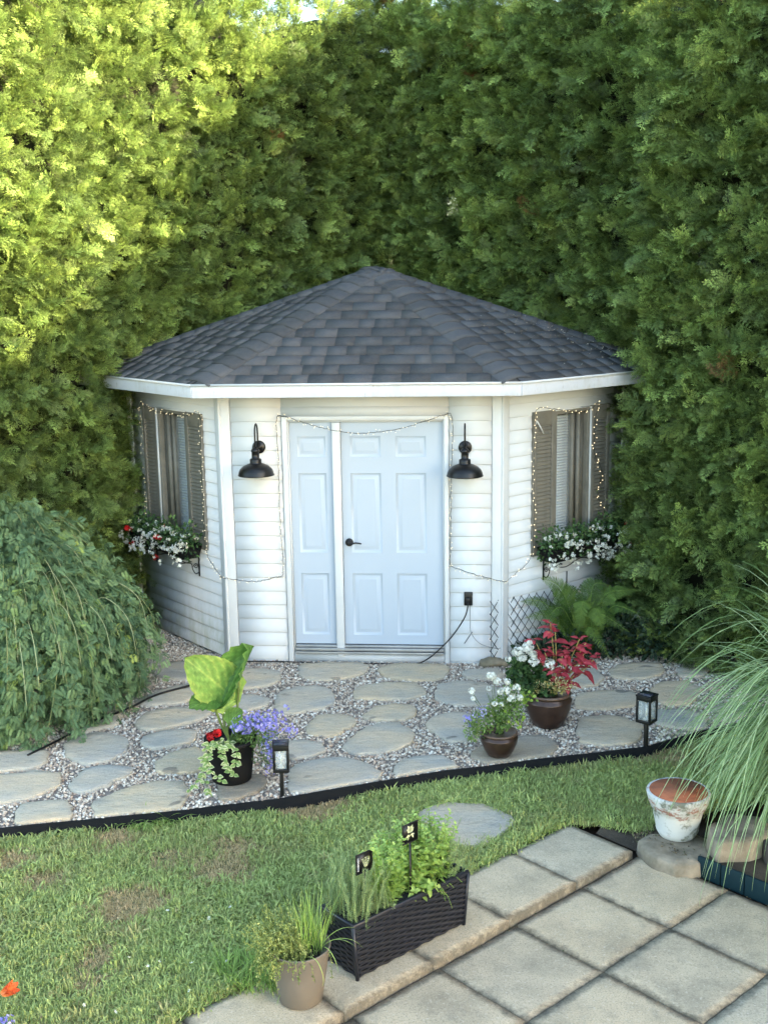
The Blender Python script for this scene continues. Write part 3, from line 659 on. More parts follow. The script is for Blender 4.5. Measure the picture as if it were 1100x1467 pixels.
# litter fallen from the hedge on the right of the roof
m = MB(); P = []
for i in range(420):
    s_ = abs(rng.normal()) * .35; t = rng.uniform(0, 1)
    if i > 260: s_ = rng.uniform(0, 1.6)
    b = ERO * (1 - min(1, s_ / 1.9)) + EFR * min(1, s_ / 1.9); yy = rng.uniform(.0, .5)
    p = b * (1 - yy) + (AP - ZV * ZE) * yy; P.append(p * np.array([1, 1, 0]) + ZV * (ZE + (AP[2] - ZE) * yy + .016))
P = np.array(P); m.inst(blob, mats(P, rdir(len(P)), rdir(len(P), 2), rng.uniform(.006, .02, len(P))), rng.random(len(P)))
lit = leafm('roof_litter', [(0, (.06, .045, .03)), (.5, (.13, .10, .065)), (.8, (.3, .27, .22)), (1, (.5, .48, .44))], 0)
m.build('fallen_litter', lit, roof, kind='stuff')

# ------------------------------------------------------------------ door unit
du = MB(); du.box(fr(.5625, .012, 1.115), (.045, .034, 2.23), E1, NB, ZV); du.box(fr(1.9675, .012, 1.115), (.040, .034, 2.23), E1, NB, ZV); du.box(fr(1.265, .013, 2.2135), (1.36, .036, .035), E1, NB, ZV)
frame = du.build('door_frame', trim, shed, bevel=.004)
m = MB(); m.box(fr(.591, -.020, 1.1), (.014, .05, 2.18), E1, NB, ZV); m.box(fr(1.941, -.020, 1.1), (.012, .05, 2.18), E1, NB, ZV); m.box(fr(1.266, -.0205, 2.187), (1.336, .05, .016), E1, NB, ZV); m.build('jamb', trim, frame)
m = MB(); m.box(fr(1.012, -.004, 1.125), (.072, .046, 2.10), E1, NB, ZV); m.box(fr(1.012, .004, .085), (.060, .05, .05), E1, NB, ZV); m.build('mullion', trim, frame, bevel=.006)
m = MB(); m.box(fr(1.27, .002, .128), (1.335, .075, .022), E1, NB, ZV); m.box(fr(1.27, -.012, .151), (1.335, .04, .016), E1, NB, ZV); m.box(fr(1.27, .012, .098), (1.335, .062, .02), E1, NB, ZV); m.build('sill', alum, frame, bevel=.002)
m = MB(); m.box(fr(1.27, .004, .044), (1.36, .02, .086), E1, NB, ZV); m.build('kick_board', trim, frame)
def panel_door(name, u0, u1, cols, label=None):
    o0 = -.028; z0, z1 = .165, 2.178; m = MB(); rows = [(1.868, 2.05), (1.01, 1.725), (.25, .82)]
    us = sorted({u0, u1, *[x for c in cols for x in c]}); zs = sorted({z0, z1, *[x for r_ in rows for x in r_]})
    for i in range(len(us) - 1):
        for j in range(len(zs) - 1):
            a, b, c, d = us[i], us[i + 1], zs[j], zs[j + 1]
            if any(abs(a - c_[0]) < 1e-6 for c_ in cols) and any(abs(c - r_[0]) < 1e-6 for r_ in rows): continue
            m.add([fr(a, o0, c), fr(b, o0, c), fr(b, o0, d), fr(a, o0, d)], [(0, 1, 2, 3)])
    m.add([fr(u0, o0, z0), fr(u0, o0 - .03, z0), fr(u0, o0 - .03, z1), fr(u0, o0, z1)], [(0, 1, 2, 3)]); m.add([fr(u1, o0, z0), fr(u1, o0 - .03, z0), fr(u1, o0 - .03, z1), fr(u1, o0, z1)], [(3, 2, 1, 0)])
    dr_ = m.build(name, doorp, shed)
    for a, b in cols:
        for c, d in rows:
            V = []; steps = [(0, 0), (.012, -.013), (.026, -.013), (.052, -.001), (.056, -.001)]
            for s_, dz in steps: V += [fr(a + s_, o0 + dz, c + s_), fr(b - s_, o0 + dz, c + s_), fr(b - s_, o0 + dz, d - s_), fr(a + s_, o0 + dz, d - s_)]
            F = [(i * 4 + j, i * 4 + (j + 1) % 4, (i + 1) * 4 + (j + 1) % 4, (i + 1) * 4 + j) for i in range(4) for j in range(4)] + [(16, 17, 18, 19)]
            m = MB(); m.add(V, F); m.build('door_panel', doorp, dr_)
    return dr_
door = panel_door('door', 1.050, 1.934, [(1.128, 1.395), (1.524, 1.79)])
side = panel_door('side_panel_door', .599, .974, [(.665, .915)])
m = MB(); hx = 1.105; hz = 1.105
def fpt(u, z): return lambda rr, q, o: fr(u + rr * math.cos(q), o, z + rr * math.sin(q))
def disc(m, fn, u, z, prof, k=20, tone=.5):
    V = []; 
    for r_, o in prof:
        for j in range(k): q = 2 * math.pi * j / k; V.append(fn(u + r_ * math.cos(q), o, z + r_ * math.sin(q)))
    n = len(prof); m.add(V, [(i * k + j, i * k + (j + 1) % k, (i + 1) * k + (j + 1) % k, (i + 1) * k + j) for i in range(n - 1) for j in range(k)] + [tuple((n - 1) * k + j for j in range(k))], tone)
disc(m, fr, hx, hz, [(.036, -.028), (.036, -.016), (.030, -.010), (.014, -.008), (.014, .03), (.010, .034)])
m.tube([fr(hx, .022, hz), fr(hx + .03, .026, hz - .002), fr(hx + .06, .026, hz + .004), fr(hx + .09, .026, hz + .001), fr(hx + .112, .026, hz - .004)], [.010, .009, .007, .007, .006], 8)
m.build('handle', black, door, smooth=True)
for z in (.4, 1.15, 1.95): pass

# ------------------------------------------------------------------ windows and shutters
glass, n_, b_ = nodes('window_glass'); b_.inputs['Base Color'].default_value = (.8, .85, .85, 1); b_.inputs['Roughness'].default_value = .03; b_.inputs['Transmission Weight'].default_value = .0; b_.inputs['Alpha'].default_value = .22; b_.inputs['Specular IOR Level'].default_value = .8
def fbox(m, fn, u0, u1, o0, o1, z0, z1):
    P = [fn(u0, o0, z0), fn(u1, o0, z0), fn(u1, o1, z0), fn(u0, o1, z0), fn(u0, o0, z1), fn(u1, o0, z1), fn(u1, o1, z1), fn(u0, o1, z1)]
    m.add(P, [(3, 2, 1, 0), (4, 5, 6, 7), (0, 1, 5, 4), (1, 2, 6, 5), (2, 3, 7, 6), (3, 0, 4, 7)])
def window(fn, a, b, z0, z1, near, wall):
    """sliding window; near = the end towards the shed's front corner"""
    m = MB(); f = .035
    fbox(m, fn, a, a + f, -.085, .03, z0, z1); fbox(m, fn, b - f, b, -.085, .03, z0, z1); fbox(m, fn, a + f, b - f, -.085, .029, z1 - f, z1); fbox(m, fn, a + f, b - f, -.085, .031, z0, z0 + f)
    wn = m.build('window', taupe, wall, bevel=.003)
    m = MB(); fbox(m, fn, b - .004, b + .012, .02, .042, z0, z1 + .002); fbox(m, fn, a, b, .030, .036, z1 - .002, z1 + .010); m.build('white_edge_trim', trim, wn)
    m = MB(); c = a + (b - a) * .60
    fbox(m, fn, c, c + .035, -.07, -.015, z0 + f, z1 - f); fbox(m, fn, c + .07, c + .105, -.06, -.001, z0 + f, z1 - f); fbox(m, fn, c + .105, b - f, -.055, -.02, z0 + f, z1 - f); fbox(m, fn, a + f, a + f + .02, -.07, -.015, z0 + f, z1 - f)
    m.build('sash', taupe, wn)
    m = MB(); m.add([fn(a + f, -.05, z0 + f), fn(c + .01, -.05, z0 + f), fn(c + .01, -.05, z1 - f), fn(a + f, -.05, z1 - f)], [(0, 1, 2, 3)]); m.build('pane', glass, wn)
    m = MB(); fbox(m, fn, a, b, -.30, -.26, z0, z1); m.build('dark_interior', dark, wn)
    z = z0 + f + .01; first = None
    while z < z1 - f - .02:
        w0 = fn((a + f + c) / 2, -.072, z)
        if first is None:
            m = MB(); m.add([fn(a + f + .004, -.062, z - .010), fn(c - .004, -.062, z - .010), fn(c - .004, -.082, z + .009), fn(a + f + .004, -.082, z + .009)], [(0, 1, 2, 3)]); first = m.build('blind_slat', blindm, wn, origin=w0, solid=.0012)
        else: share(first, 'blind_slat', w0, wn)
        z += .0255
    return wn
window(lw, *LWN, 0, wl); window(rw, *RWN, 0, wr)
def shutter(fn, a, b, z0, z1, wall):
    m = MB(); s_ = .042
    fbox(m, fn, a, a + s_, .012, .042, z0, z1); fbox(m, fn, b - s_, b, .012, .042, z0, z1); fbox(m, fn, a + s_, b - s_, .012, .041, z1 - .12, z1); fbox(m, fn, a + s_, b - s_, .012, .041, z0, z0 + .09); fbox(m, fn, a + s_, b - s_, .010, .014, z0 + .09, z1 - .12)
    sh = m.build('shutter', taupe, wall, bevel=.003); z = z0 + .098; first = None
    while z < z1 - .125:
        w0 = fn((a + b) / 2, .02, z)
        if first is None:
            m = MB(); V = [fn(a + s_, .036, z), fn(b - s_, .036, z), fn(b - s_, .018, z + .026), fn(a + s_, .018, z + .026), fn(a + s_, .034, z - .004), fn(b - s_, .034, z - .004)]
            m.add(V, [(0, 1, 2, 3), (4, 5, 1, 0)]); first = m.build('slat', taupe, sh, origin=w0)
        else: share(first, 'slat', w0, sh)
        z += .0345
shutter(lw, .275, .543, .99, 2.235, wl); shutter(lw, 1.09, 1.345, .99, 2.235, wl)
shutter(rw, .355, .632, .93, 2.225, wr); shutter(rw, 1.134, 1.39, .93, 2.225, wr)
m = MB(); fbox(m, rw, .375, .382, .045, .05, 2.12, 2.155); m.tube([rw(.385, .048, 2.15), rw(.43, .05, 2.09), rw(.47, .05, 2.03)], .006, 6); tag(m.build('white_clip', trim), 'white plastic hook clipped on the upper corner of the left shutter by the right window', 'hook')

# ------------------------------------------------------------------ barn lamps
def lamp(u, z, swing, label):
    t = thing('wall_lamp', fr(u, 0, z), label, 'wall lamp', 'black barn wall lamps beside the door')
    m = MB(); disc(m, fr, u, z, [(.058, .016), (.058, .030), (.050, .036), (.018, .040), (.016, .055)], 28); m.build('wall_plate', black, t, smooth=False)
    D = .17; cx = u + swing * D
    def P(o, zz): return fr(u + swing * o, o, zz)
    m = MB(); pts = [P(.05, z), P(.058, z + .06), P(.062, z + .12)]
    for i in range(9): q = math.pi * i / 8; pts.append(P(.062 + (D - .062) / 2 * (1 - math.cos(q)), z + .14 + .075 * math.sin(q)))
    pts += [P(D, z + .08), P(D, z - .01)]; m.tube(pts, .0075, 8); m.build('gooseneck_arm', black, t, smooth=True)
    m = MB(); zc = z - .225; c = P(D, zc)
    m.lathe(c, [(.155, 0), (.158, .004), (.153, .012), (.150, .030), (.138, .055), (.112, .080), (.075, .098), (.052, .105), (.050, .118), (.050, .140), (.043, .146), (.032, .150), (.032, .205), (.038, .208), (.038, .216), (.026, .235), (.010, .243), (.008, .25)], 40)
    m.build('lamp_shade', black, t, smooth=True)
    m = MB(); m.lathe(c + ZV * .012, [(.02, 0), (.032, .02), (.03, .05), (.015, .07)], 16); m.build('bulb', trim, t, smooth=True)
lamp(.335, 1.965, -.02, 'black barn lamp on the white siding left of the door'); lamp(2.13, 1.955, .0, 'black barn lamp on the white siding right of the door, above the outlet')

# ------------------------------------------------------------------ outlet, plug, cords
t = thing('outlet_box', fr(2.155, 0, .6), 'black outdoor power socket with a plug on the siding right of the door', 'outlet')
m = MB(); m.box(fr(2.155, .026, .61), (.075, .035, .12), E1, NB, ZV); m.build('box', black, t, bevel=.006)
m = MB(); m.box(fr(2.155, .055, .60), (.04, .035, .055), E1, NB, ZV); m.build('plug', black, t, bevel=.008)
m = MB(); P = [at(670, 858, .6)]
def bez(pts, n=8):
    P = [np.array(p, float) for p in pts]; out = []
    for i in range(len(P) - 1):
        a, b, c, d = P[max(i - 1, 0)], P[i], P[i + 1], P[min(i + 2, len(P) - 1)]
        for j in range(n): t = j / n; out.append(.5 * ((2 * b) + (-a + c) * t + (2 * a - 5 * b + 4 * c - d) * t * t + (-a + 3 * b - 3 * c + d) * t ** 3))
    return out + [P[-1]]
m.tube(bez([fr(2.155, .075, .585), fr(2.13, .085, .47), fr(2.04, .09, .32), fr(1.94, .09, .20), fr(1.80, .08, .07), fr(1.66, .07, .012), fr(1.35, .06, .012), fr(.95, .065, .012), fr(.6, .05, .012), fr(.2, .10, .03), fr(-.1, .12, .03)]), .006, 6)
tag(m.build('extension_cord', black, smooth=True), 'black power cord running from the outlet down along the foot of the door', 'cord')
m = MB(); m.tube(bez([fr(2.17, .03, .56), fr(2.172, .03, .40), fr(2.18, .04, .30), fr(2.26, .04, .2), fr(2.40, .03, .155), fr(2.44, .03, .16)]), .0022, 5); m.tube([fr(2.12, .035, .20), fr(2.19, .045, .31)], .004, 5)
tag(m.build('thin_wire', plain('grey_wire', (.12, .12, .12), .5)), 'thin grey wire hanging below the outlet', 'wire')
m = MB(); m.tube(bez([at(40, 1082, .03), at(85, 1060, .03), at(120, 1040, .035), at(150, 1028, .036), at(190, 1012, .036), at(225, 995, .036), at(275, 981, .036), at(330, 962, .03), at(345, 953, .02)]), .009, 6)
tag(m.build('garden_cable', black, smooth=True), 'black cable lying across the flagstones left of the shed', 'cable')
m = MB(); m.box(lw(1.47, .05, .165), (.30, .07, .045), DL, DR, ZV); m.box(lw(1.52, .05, .06), (.10, .09, .12), DL, DR, ZV); tag(m.build('drain_elbow', rub, bevel=.01), 'black plastic spout at the foot of the shed, behind the drooping shrub', 'spout')

# ------------------------------------------------------------------ string lights
wirem = plain('wire_green', (.03, .035, .025), .6, bmp=0)
bm_, n_, b_ = nodes('fairy_bulb'); b_.inputs['Base Color'].default_value = (.9, .85, .7, 1); b_.inputs['Emission Color'].default_value = (1, .80, .48, 1); b_.inputs['Emission Strength'].default_value = .16
lit_, n_, b_ = nodes('lit_fairy_bulb'); b_.inputs['Base Color'].default_value = (.9, .85, .7, 1); b_.inputs['Emission Color'].default_value = (1, .80, .48, 1); b_.inputs['Emission Strength'].default_value = .4
octa = (np.array([(1, 0, 0), (-1, 0, 0), (0, 1, 0), (0, -1, 0), (0, 0, 1), (0, 0, -1)], float), [(0, 2, 4), (2, 1, 4), (1, 3, 4), (3, 0, 4), (2, 0, 5), (1, 2, 5), (3, 1, 5), (0, 3, 5)])
def fairy(path, label, step=.03, loc=None, br=.0050, cord=.0024, bmat=None):
    t = thing('string_lights', path[0], label, 'string lights'); m = MB(); pts = bez(path, 10)
    pts = [p + rng.normal(size=3) * .0025 for p in pts]; m.tube(pts, cord, 4, cap=False)
    seg = np.array(pts); dl = np.linalg.norm(np.diff(seg, axis=0), axis=1); tot = dl.sum(); cum = np.concatenate(([0], np.cumsum(dl))); B = []
    for s_ in np.arange(0, tot, step):
        i = min(np.searchsorted(cum, s_ + 1e-9) - 1, len(seg) - 2); i = max(i, 0); p = seg[i] + (seg[i + 1] - seg[i]) * ((s_ - cum[i]) / max(dl[i], 1e-6)); o = unit(rng.normal(size=3) + np.array([0, -.6, -.3])) * rng.uniform(.012, .028)
        m.tube([p, p + o], .0011, 3, cap=False); B.append(p + o)
    m.build('wire', wirem, t); b = MB(); B = np.array(B); b.inst(octa, mats(B, rdir(len(B)), rdir(len(B)), np.full(len(B), br))); b.build('bulbs', bmat or bm_, t, kind='stuff')
o = .045
door_path = [fr(-.06, .05, .80), fr(.0, .045, .785), fr(.25, .035, .755), fr(.42, .03, .79), fr(.515, .035, .85), fr(.50, .03, 1.3), fr(.505, .03, 1.8), fr(.50, .035, 2.2), fr(.57, .05, 2.235), fr(.72, .06, 2.19), fr(.95, .07, 2.125), fr(1.2, .07, 2.09), fr(1.5, .07, 2.11), fr(1.8, .06, 2.19), fr(1.95, .05, 2.24), fr(2.02, .03, 2.20), fr(2.01, .03, 1.7), fr(2.005, .03, 1.3), fr(1.995, .03, .95), fr(2.02, .03, .90), fr(2.22, .03, .83), fr(WF, .05, .775), fr(WF + .05, .06, .78)]
fairy(door_path, 'small white string lights draped around the door and sagging across its top')
fairy([lw(.02, .05, .79), lw(.14, o, .86), lw(.26, o, .985), lw(.27, o + .01, 1.4), lw(.262, o + .01, 1.9), lw(.265, .05, 2.235), lw(.42, .055, 2.225), lw(.55, .05, 2.20), lw(.8, .05, 2.21), lw(1.0, .055, 2.20), lw(1.2, .05, 2.235), lw(1.36, .05, 2.24), lw(1.37, .04, 1.9), lw(1.36, .04, 1.5), lw(1.38, .04, 1.1), lw(1.30, .05, .9), lw(1.28, .05, .75)], 'string of small lights around the shutters of the left window')
fairy([rw(.02, .06, .785), rw(.18, o, .84), rw(.33, o, .95), rw(.348, o + .01, 1.3), rw(.345, o + .01, 1.8), rw(.355, .055, 2.23), rw(.6, .055, 2.235), rw(.9, .05, 2.19), rw(1.1, .06, 2.20), rw(1.22, .06, 2.27), rw(1.17, .05, 2.1), rw(1.16, .05, 1.8), rw(1.28, .05, 1.6), rw(1.22, .05, 1.4), rw(1.34, .05, 1.2)], 'string of small lights glowing around the shutters of the right window', br=.0050, step=.04, bmat=lit_)
# ------------------------------------------------------------------ cedar hedges
def frond(seed, L=.165):
    """flat feathery cedar spray growing along +Y in the XY plane"""
    r = np.random.default_rng(seed); V = []; F = []
    def strand(p, a, l, w, z):
        d = np.array([math.sin(a), math.cos(a), z]); s_ = np.array([math.cos(a), -math.sin(a), 0]); k = len(V)
        V.extend([p, p + d * l * .5 + s_ * w, p + d * l, p + d * l * .5 - s_ * w]); F.append((k, k + 1, k + 2, k + 3)); return d
    bend = r.normal() * .35; n = 7; p = np.zeros(3); a = 0
    for i in range(n):
        t = i / n; a = bend * t; d = np.array([math.sin(a), math.cos(a), -.25 * t]); stp = L / n
        for sg in (-1, 1):
            if r.random() < .08: continue
            aa = a + sg * (R(52) - R(15) * t + r.normal() * .12); l = L * (.52 - .36 * t) * r.uniform(.75, 1.2); zz = r.normal() * .15 - .1
            strand(p, aa, l, .0030, zz); dd = np.array([math.sin(aa), math.cos(aa), zz])
            for q in (.36, .68):
                for s2 in (-1, 1): strand(p + dd * l * q, aa + s2 * R(38), l * .40 * (1.1 - q * .5), .0024, zz + r.normal() * .1)
        strand(p, a, stp * 1.3, .003, -.25 * t); p = p + d * stp
    strand(p, a, L * .12, .004, -.25)
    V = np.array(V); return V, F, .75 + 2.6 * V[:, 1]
FR = [frond(i) for i in range(5)]
def bough(seed, n=9):
    r = np.random.default_rng(seed); V = []; F = []; off = 0; SH = []
    for i in range(n):
        t = r.uniform(0, 1); base = np.array([r.normal() * .02, t * .16, r.normal() * .015])
        sa = r.uniform(-1.0, 1.0); yd = unit([math.sin(sa), math.cos(sa) * .9 + .15, r.normal() * .35 - .1]); zr = unit([r.normal() * .6, r.normal() * .3, 1])
        T = mats([base], [yd], [zr], [r.uniform(.65, 1.15)])[0]; fv, ff, fs = FR[r.integers(0, 5)]; SH.append(fs * r.choice((.55, .8, 1.0, 1.15, 1.4)))
        V.append(fv @ T[:3, :3].T + T[:3, 3]); F += [tuple(q + off for q in f) for f in ff]; off += len(fv)
    k = off; V.append(np.array([(-.003, -.12, 0), (.003, -.12, 0), (0, .2, 0)])); F.append((k, k + 1, k + 2)); SH.append(np.full(3, .5))
    return np.concatenate(V), F, np.concatenate(SH)
BO = [bough(50 + i) for i in range(7)]
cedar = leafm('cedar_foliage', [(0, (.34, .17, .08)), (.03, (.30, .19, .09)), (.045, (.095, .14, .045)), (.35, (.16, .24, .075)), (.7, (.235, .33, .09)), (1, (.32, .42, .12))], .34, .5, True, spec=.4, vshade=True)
bark = plain('cedar_bark', (.10, .07, .05), .9, bmp=.5, fine=40)
corem = plain('cedar_core_shade', (.014, .016, .007), .95, bmp=0)
def hedge(name, label, P0, d, nrm, t0, t1, H, seed, dens, hole=None, bulge=None, hid=None, inner=.13):
    """P0,d: face line at ground; nrm: towards the garden"""
    t = thing(name, P0 + d * (t0 + t1) / 2 - nrm * .6, label, 'hedge')
    r = np.random.default_rng(seed); N = int(dens * (t1 - t0) * 7.0); T = r.uniform(t0, t1, N); Z = r.uniform(-.02, 6.9, N)
    ht = np.array([H(a) for a in T]); ok = Z < ht; T, Z, ht = T[ok], Z[ok], ht[ok]; N = len(T)
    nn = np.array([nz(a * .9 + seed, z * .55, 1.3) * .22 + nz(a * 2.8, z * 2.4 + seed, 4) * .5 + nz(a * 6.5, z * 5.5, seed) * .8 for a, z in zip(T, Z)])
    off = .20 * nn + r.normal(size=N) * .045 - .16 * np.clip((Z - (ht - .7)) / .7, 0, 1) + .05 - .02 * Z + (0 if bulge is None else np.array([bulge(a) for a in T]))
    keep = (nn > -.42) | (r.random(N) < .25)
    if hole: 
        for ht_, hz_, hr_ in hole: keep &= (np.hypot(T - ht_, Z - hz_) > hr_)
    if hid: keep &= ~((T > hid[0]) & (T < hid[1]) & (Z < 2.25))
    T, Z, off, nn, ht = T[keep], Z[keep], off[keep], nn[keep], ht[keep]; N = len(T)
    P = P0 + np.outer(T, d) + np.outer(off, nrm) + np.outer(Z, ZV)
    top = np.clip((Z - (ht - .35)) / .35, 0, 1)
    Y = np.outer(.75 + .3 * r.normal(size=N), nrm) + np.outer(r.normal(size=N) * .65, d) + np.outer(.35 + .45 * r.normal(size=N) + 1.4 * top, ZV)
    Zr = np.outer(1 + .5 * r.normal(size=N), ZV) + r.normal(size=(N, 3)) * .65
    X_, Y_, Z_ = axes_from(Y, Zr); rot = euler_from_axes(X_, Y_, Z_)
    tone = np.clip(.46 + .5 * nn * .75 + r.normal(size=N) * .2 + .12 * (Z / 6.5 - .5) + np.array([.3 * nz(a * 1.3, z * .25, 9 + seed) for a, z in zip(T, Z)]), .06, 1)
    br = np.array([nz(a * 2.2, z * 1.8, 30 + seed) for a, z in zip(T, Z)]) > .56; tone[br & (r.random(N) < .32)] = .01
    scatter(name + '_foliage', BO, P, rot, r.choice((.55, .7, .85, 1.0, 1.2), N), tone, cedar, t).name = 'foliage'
    # second sparser layer deeper in
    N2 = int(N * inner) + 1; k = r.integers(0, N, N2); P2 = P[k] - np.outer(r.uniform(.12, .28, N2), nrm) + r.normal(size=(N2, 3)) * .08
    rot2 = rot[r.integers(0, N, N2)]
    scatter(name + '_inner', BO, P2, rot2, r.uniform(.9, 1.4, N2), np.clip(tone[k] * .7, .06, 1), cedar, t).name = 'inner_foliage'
    # woody inside as one sheet, its shade put into the near-black colour
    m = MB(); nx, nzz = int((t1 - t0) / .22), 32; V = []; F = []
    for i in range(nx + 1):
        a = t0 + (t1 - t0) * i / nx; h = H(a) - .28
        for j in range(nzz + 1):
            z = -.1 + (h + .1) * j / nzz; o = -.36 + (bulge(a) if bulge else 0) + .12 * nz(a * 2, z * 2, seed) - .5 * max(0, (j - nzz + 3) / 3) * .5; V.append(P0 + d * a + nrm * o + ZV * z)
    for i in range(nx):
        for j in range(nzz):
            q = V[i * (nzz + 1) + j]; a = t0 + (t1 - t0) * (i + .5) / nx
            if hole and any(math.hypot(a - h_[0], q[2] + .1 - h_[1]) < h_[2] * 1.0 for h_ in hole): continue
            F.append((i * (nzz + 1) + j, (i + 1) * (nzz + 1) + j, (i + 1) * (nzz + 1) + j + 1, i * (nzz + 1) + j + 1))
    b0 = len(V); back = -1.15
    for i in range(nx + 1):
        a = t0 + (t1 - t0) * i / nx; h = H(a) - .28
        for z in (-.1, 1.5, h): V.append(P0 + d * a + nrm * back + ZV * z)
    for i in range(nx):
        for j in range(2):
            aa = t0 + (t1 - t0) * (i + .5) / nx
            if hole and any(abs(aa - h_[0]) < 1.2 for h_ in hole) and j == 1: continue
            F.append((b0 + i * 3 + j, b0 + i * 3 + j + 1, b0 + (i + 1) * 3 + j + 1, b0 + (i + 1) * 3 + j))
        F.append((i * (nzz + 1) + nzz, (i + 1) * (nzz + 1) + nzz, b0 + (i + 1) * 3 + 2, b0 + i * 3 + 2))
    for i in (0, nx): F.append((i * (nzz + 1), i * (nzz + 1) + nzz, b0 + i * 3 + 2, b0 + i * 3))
    m.add(V, F); m.build('shaded_core', corem, t, kind='stuff')
    a = t0 + .3
    while a < t1:
        z1 = 2.6 + r.random(); b = P0 + d * a - nrm * (.32 + .05 * r.normal()); m = MB()
        m.tube([b, b + ZV * .8 + d * .02 * r.normal(), b + ZV * z1 - nrm * .1], [.055, .045, .03], 7); m.build('trunk', bark, t); a += r.uniform(.6, .8)
    # thin bare twigs poking through
    tw = MB()
    for i in range(int(40 * (t1 - t0))):
        k = r.integers(0, N); p = P[k] - nrm * .2; dd = unit(Y[k] + r.normal(size=3) * .5); tw.tube([p, p + dd * .18, p + dd * .3 + r.normal(size=3) * .03], [.005, .003, .0015], 3, cap=False)
    tw.build('twigs', bark, t, kind='stuff')
    return t
PLH = L0 + DL * 1.70; PRH = R0 + DR * 1.66
HL = lambda t: 6.52 + .12 * nz(t * 1.7, 0, 0) + .10 * nz(t * 5, 2, 0) - .22 * math.exp(-((t - .92) / .20) ** 2) - .40 * math.exp(-((t - 2.15) / .26) ** 2) - .25 * math.exp(-((t - 1.9) / .1) ** 2)
HR = lambda t: float(np.interp(t + 3.68, [0, 3, 5, 6.2, 9, 12, 15, 18], [6.65, 6.35, 6.15, 6.05, 6.1, 6.3, 6.2, 6.2])) + .14 * nz(t * 1.7, 5, 0) + .10 * nz(t * 5, 7, 0)  # beyond the view the heights are shaped to place the sun's shadow
sstep = lambda x: (lambda y: y * y * (3 - 2 * y))(min(1, max(0, x)))
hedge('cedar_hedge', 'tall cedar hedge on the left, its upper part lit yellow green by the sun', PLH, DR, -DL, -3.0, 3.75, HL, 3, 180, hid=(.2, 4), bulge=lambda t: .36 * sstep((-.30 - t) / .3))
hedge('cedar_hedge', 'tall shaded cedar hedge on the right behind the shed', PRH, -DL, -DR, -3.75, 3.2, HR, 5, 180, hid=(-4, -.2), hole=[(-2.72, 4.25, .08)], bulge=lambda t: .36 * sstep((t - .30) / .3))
hedge('cedar_hedge', 'unseen cedar hedge added right of the patio to keep the sun off the ground', PRH - DL * 3.1 - DR * .4, -DL, -DR, .15, 19, lambda t: HR(t + 3.1), 8, 14, inner=0)  # out of view, added to block the low sun over lawn and patio
for o_ in list(bpy.data.objects):
    pass
# dark tree beyond the hedge
td = thing('spruce_tree', PLH + DR * 2.5 + DL * 4, 'dark tree rising beyond the top of the left hedge', 'tree')
tm = MB(); c = PLH + DR * 2.6 + DL * 4.0; tm.tube([c, c + ZV * 8.5], [.16, .03], 8); tm.build('trunk', bark, td)
N = 900; hh = rng.uniform(3, 9, N); a_ = rng.uniform(0, 6.28, N); rr = rng.uniform(.2, 1, N) ** .6 * (9.3 - hh) * .36
P = np.stack([c[0] + rr * np.cos(a_), c[1] + rr * np.sin(a_), hh], 1); Yd = np.stack([np.cos(a_), np.sin(a_), .1 + 0 * a_], 1) + rng.normal(size=(N, 3)) * .3
X_, Y_, Z_ = axes_from(Yd, rdir(N, 3)); dk = leafm('dark_needles', [(0, (.012, .02, .012)), (1, (.03, .045, .02))], .1, inst=True, vshade=True)
scatter('crown', BO, P, euler_from_axes(X_, Y_, Z_), rng.uniform(1.3, 2.2, N), rng.random(N), dk, td)

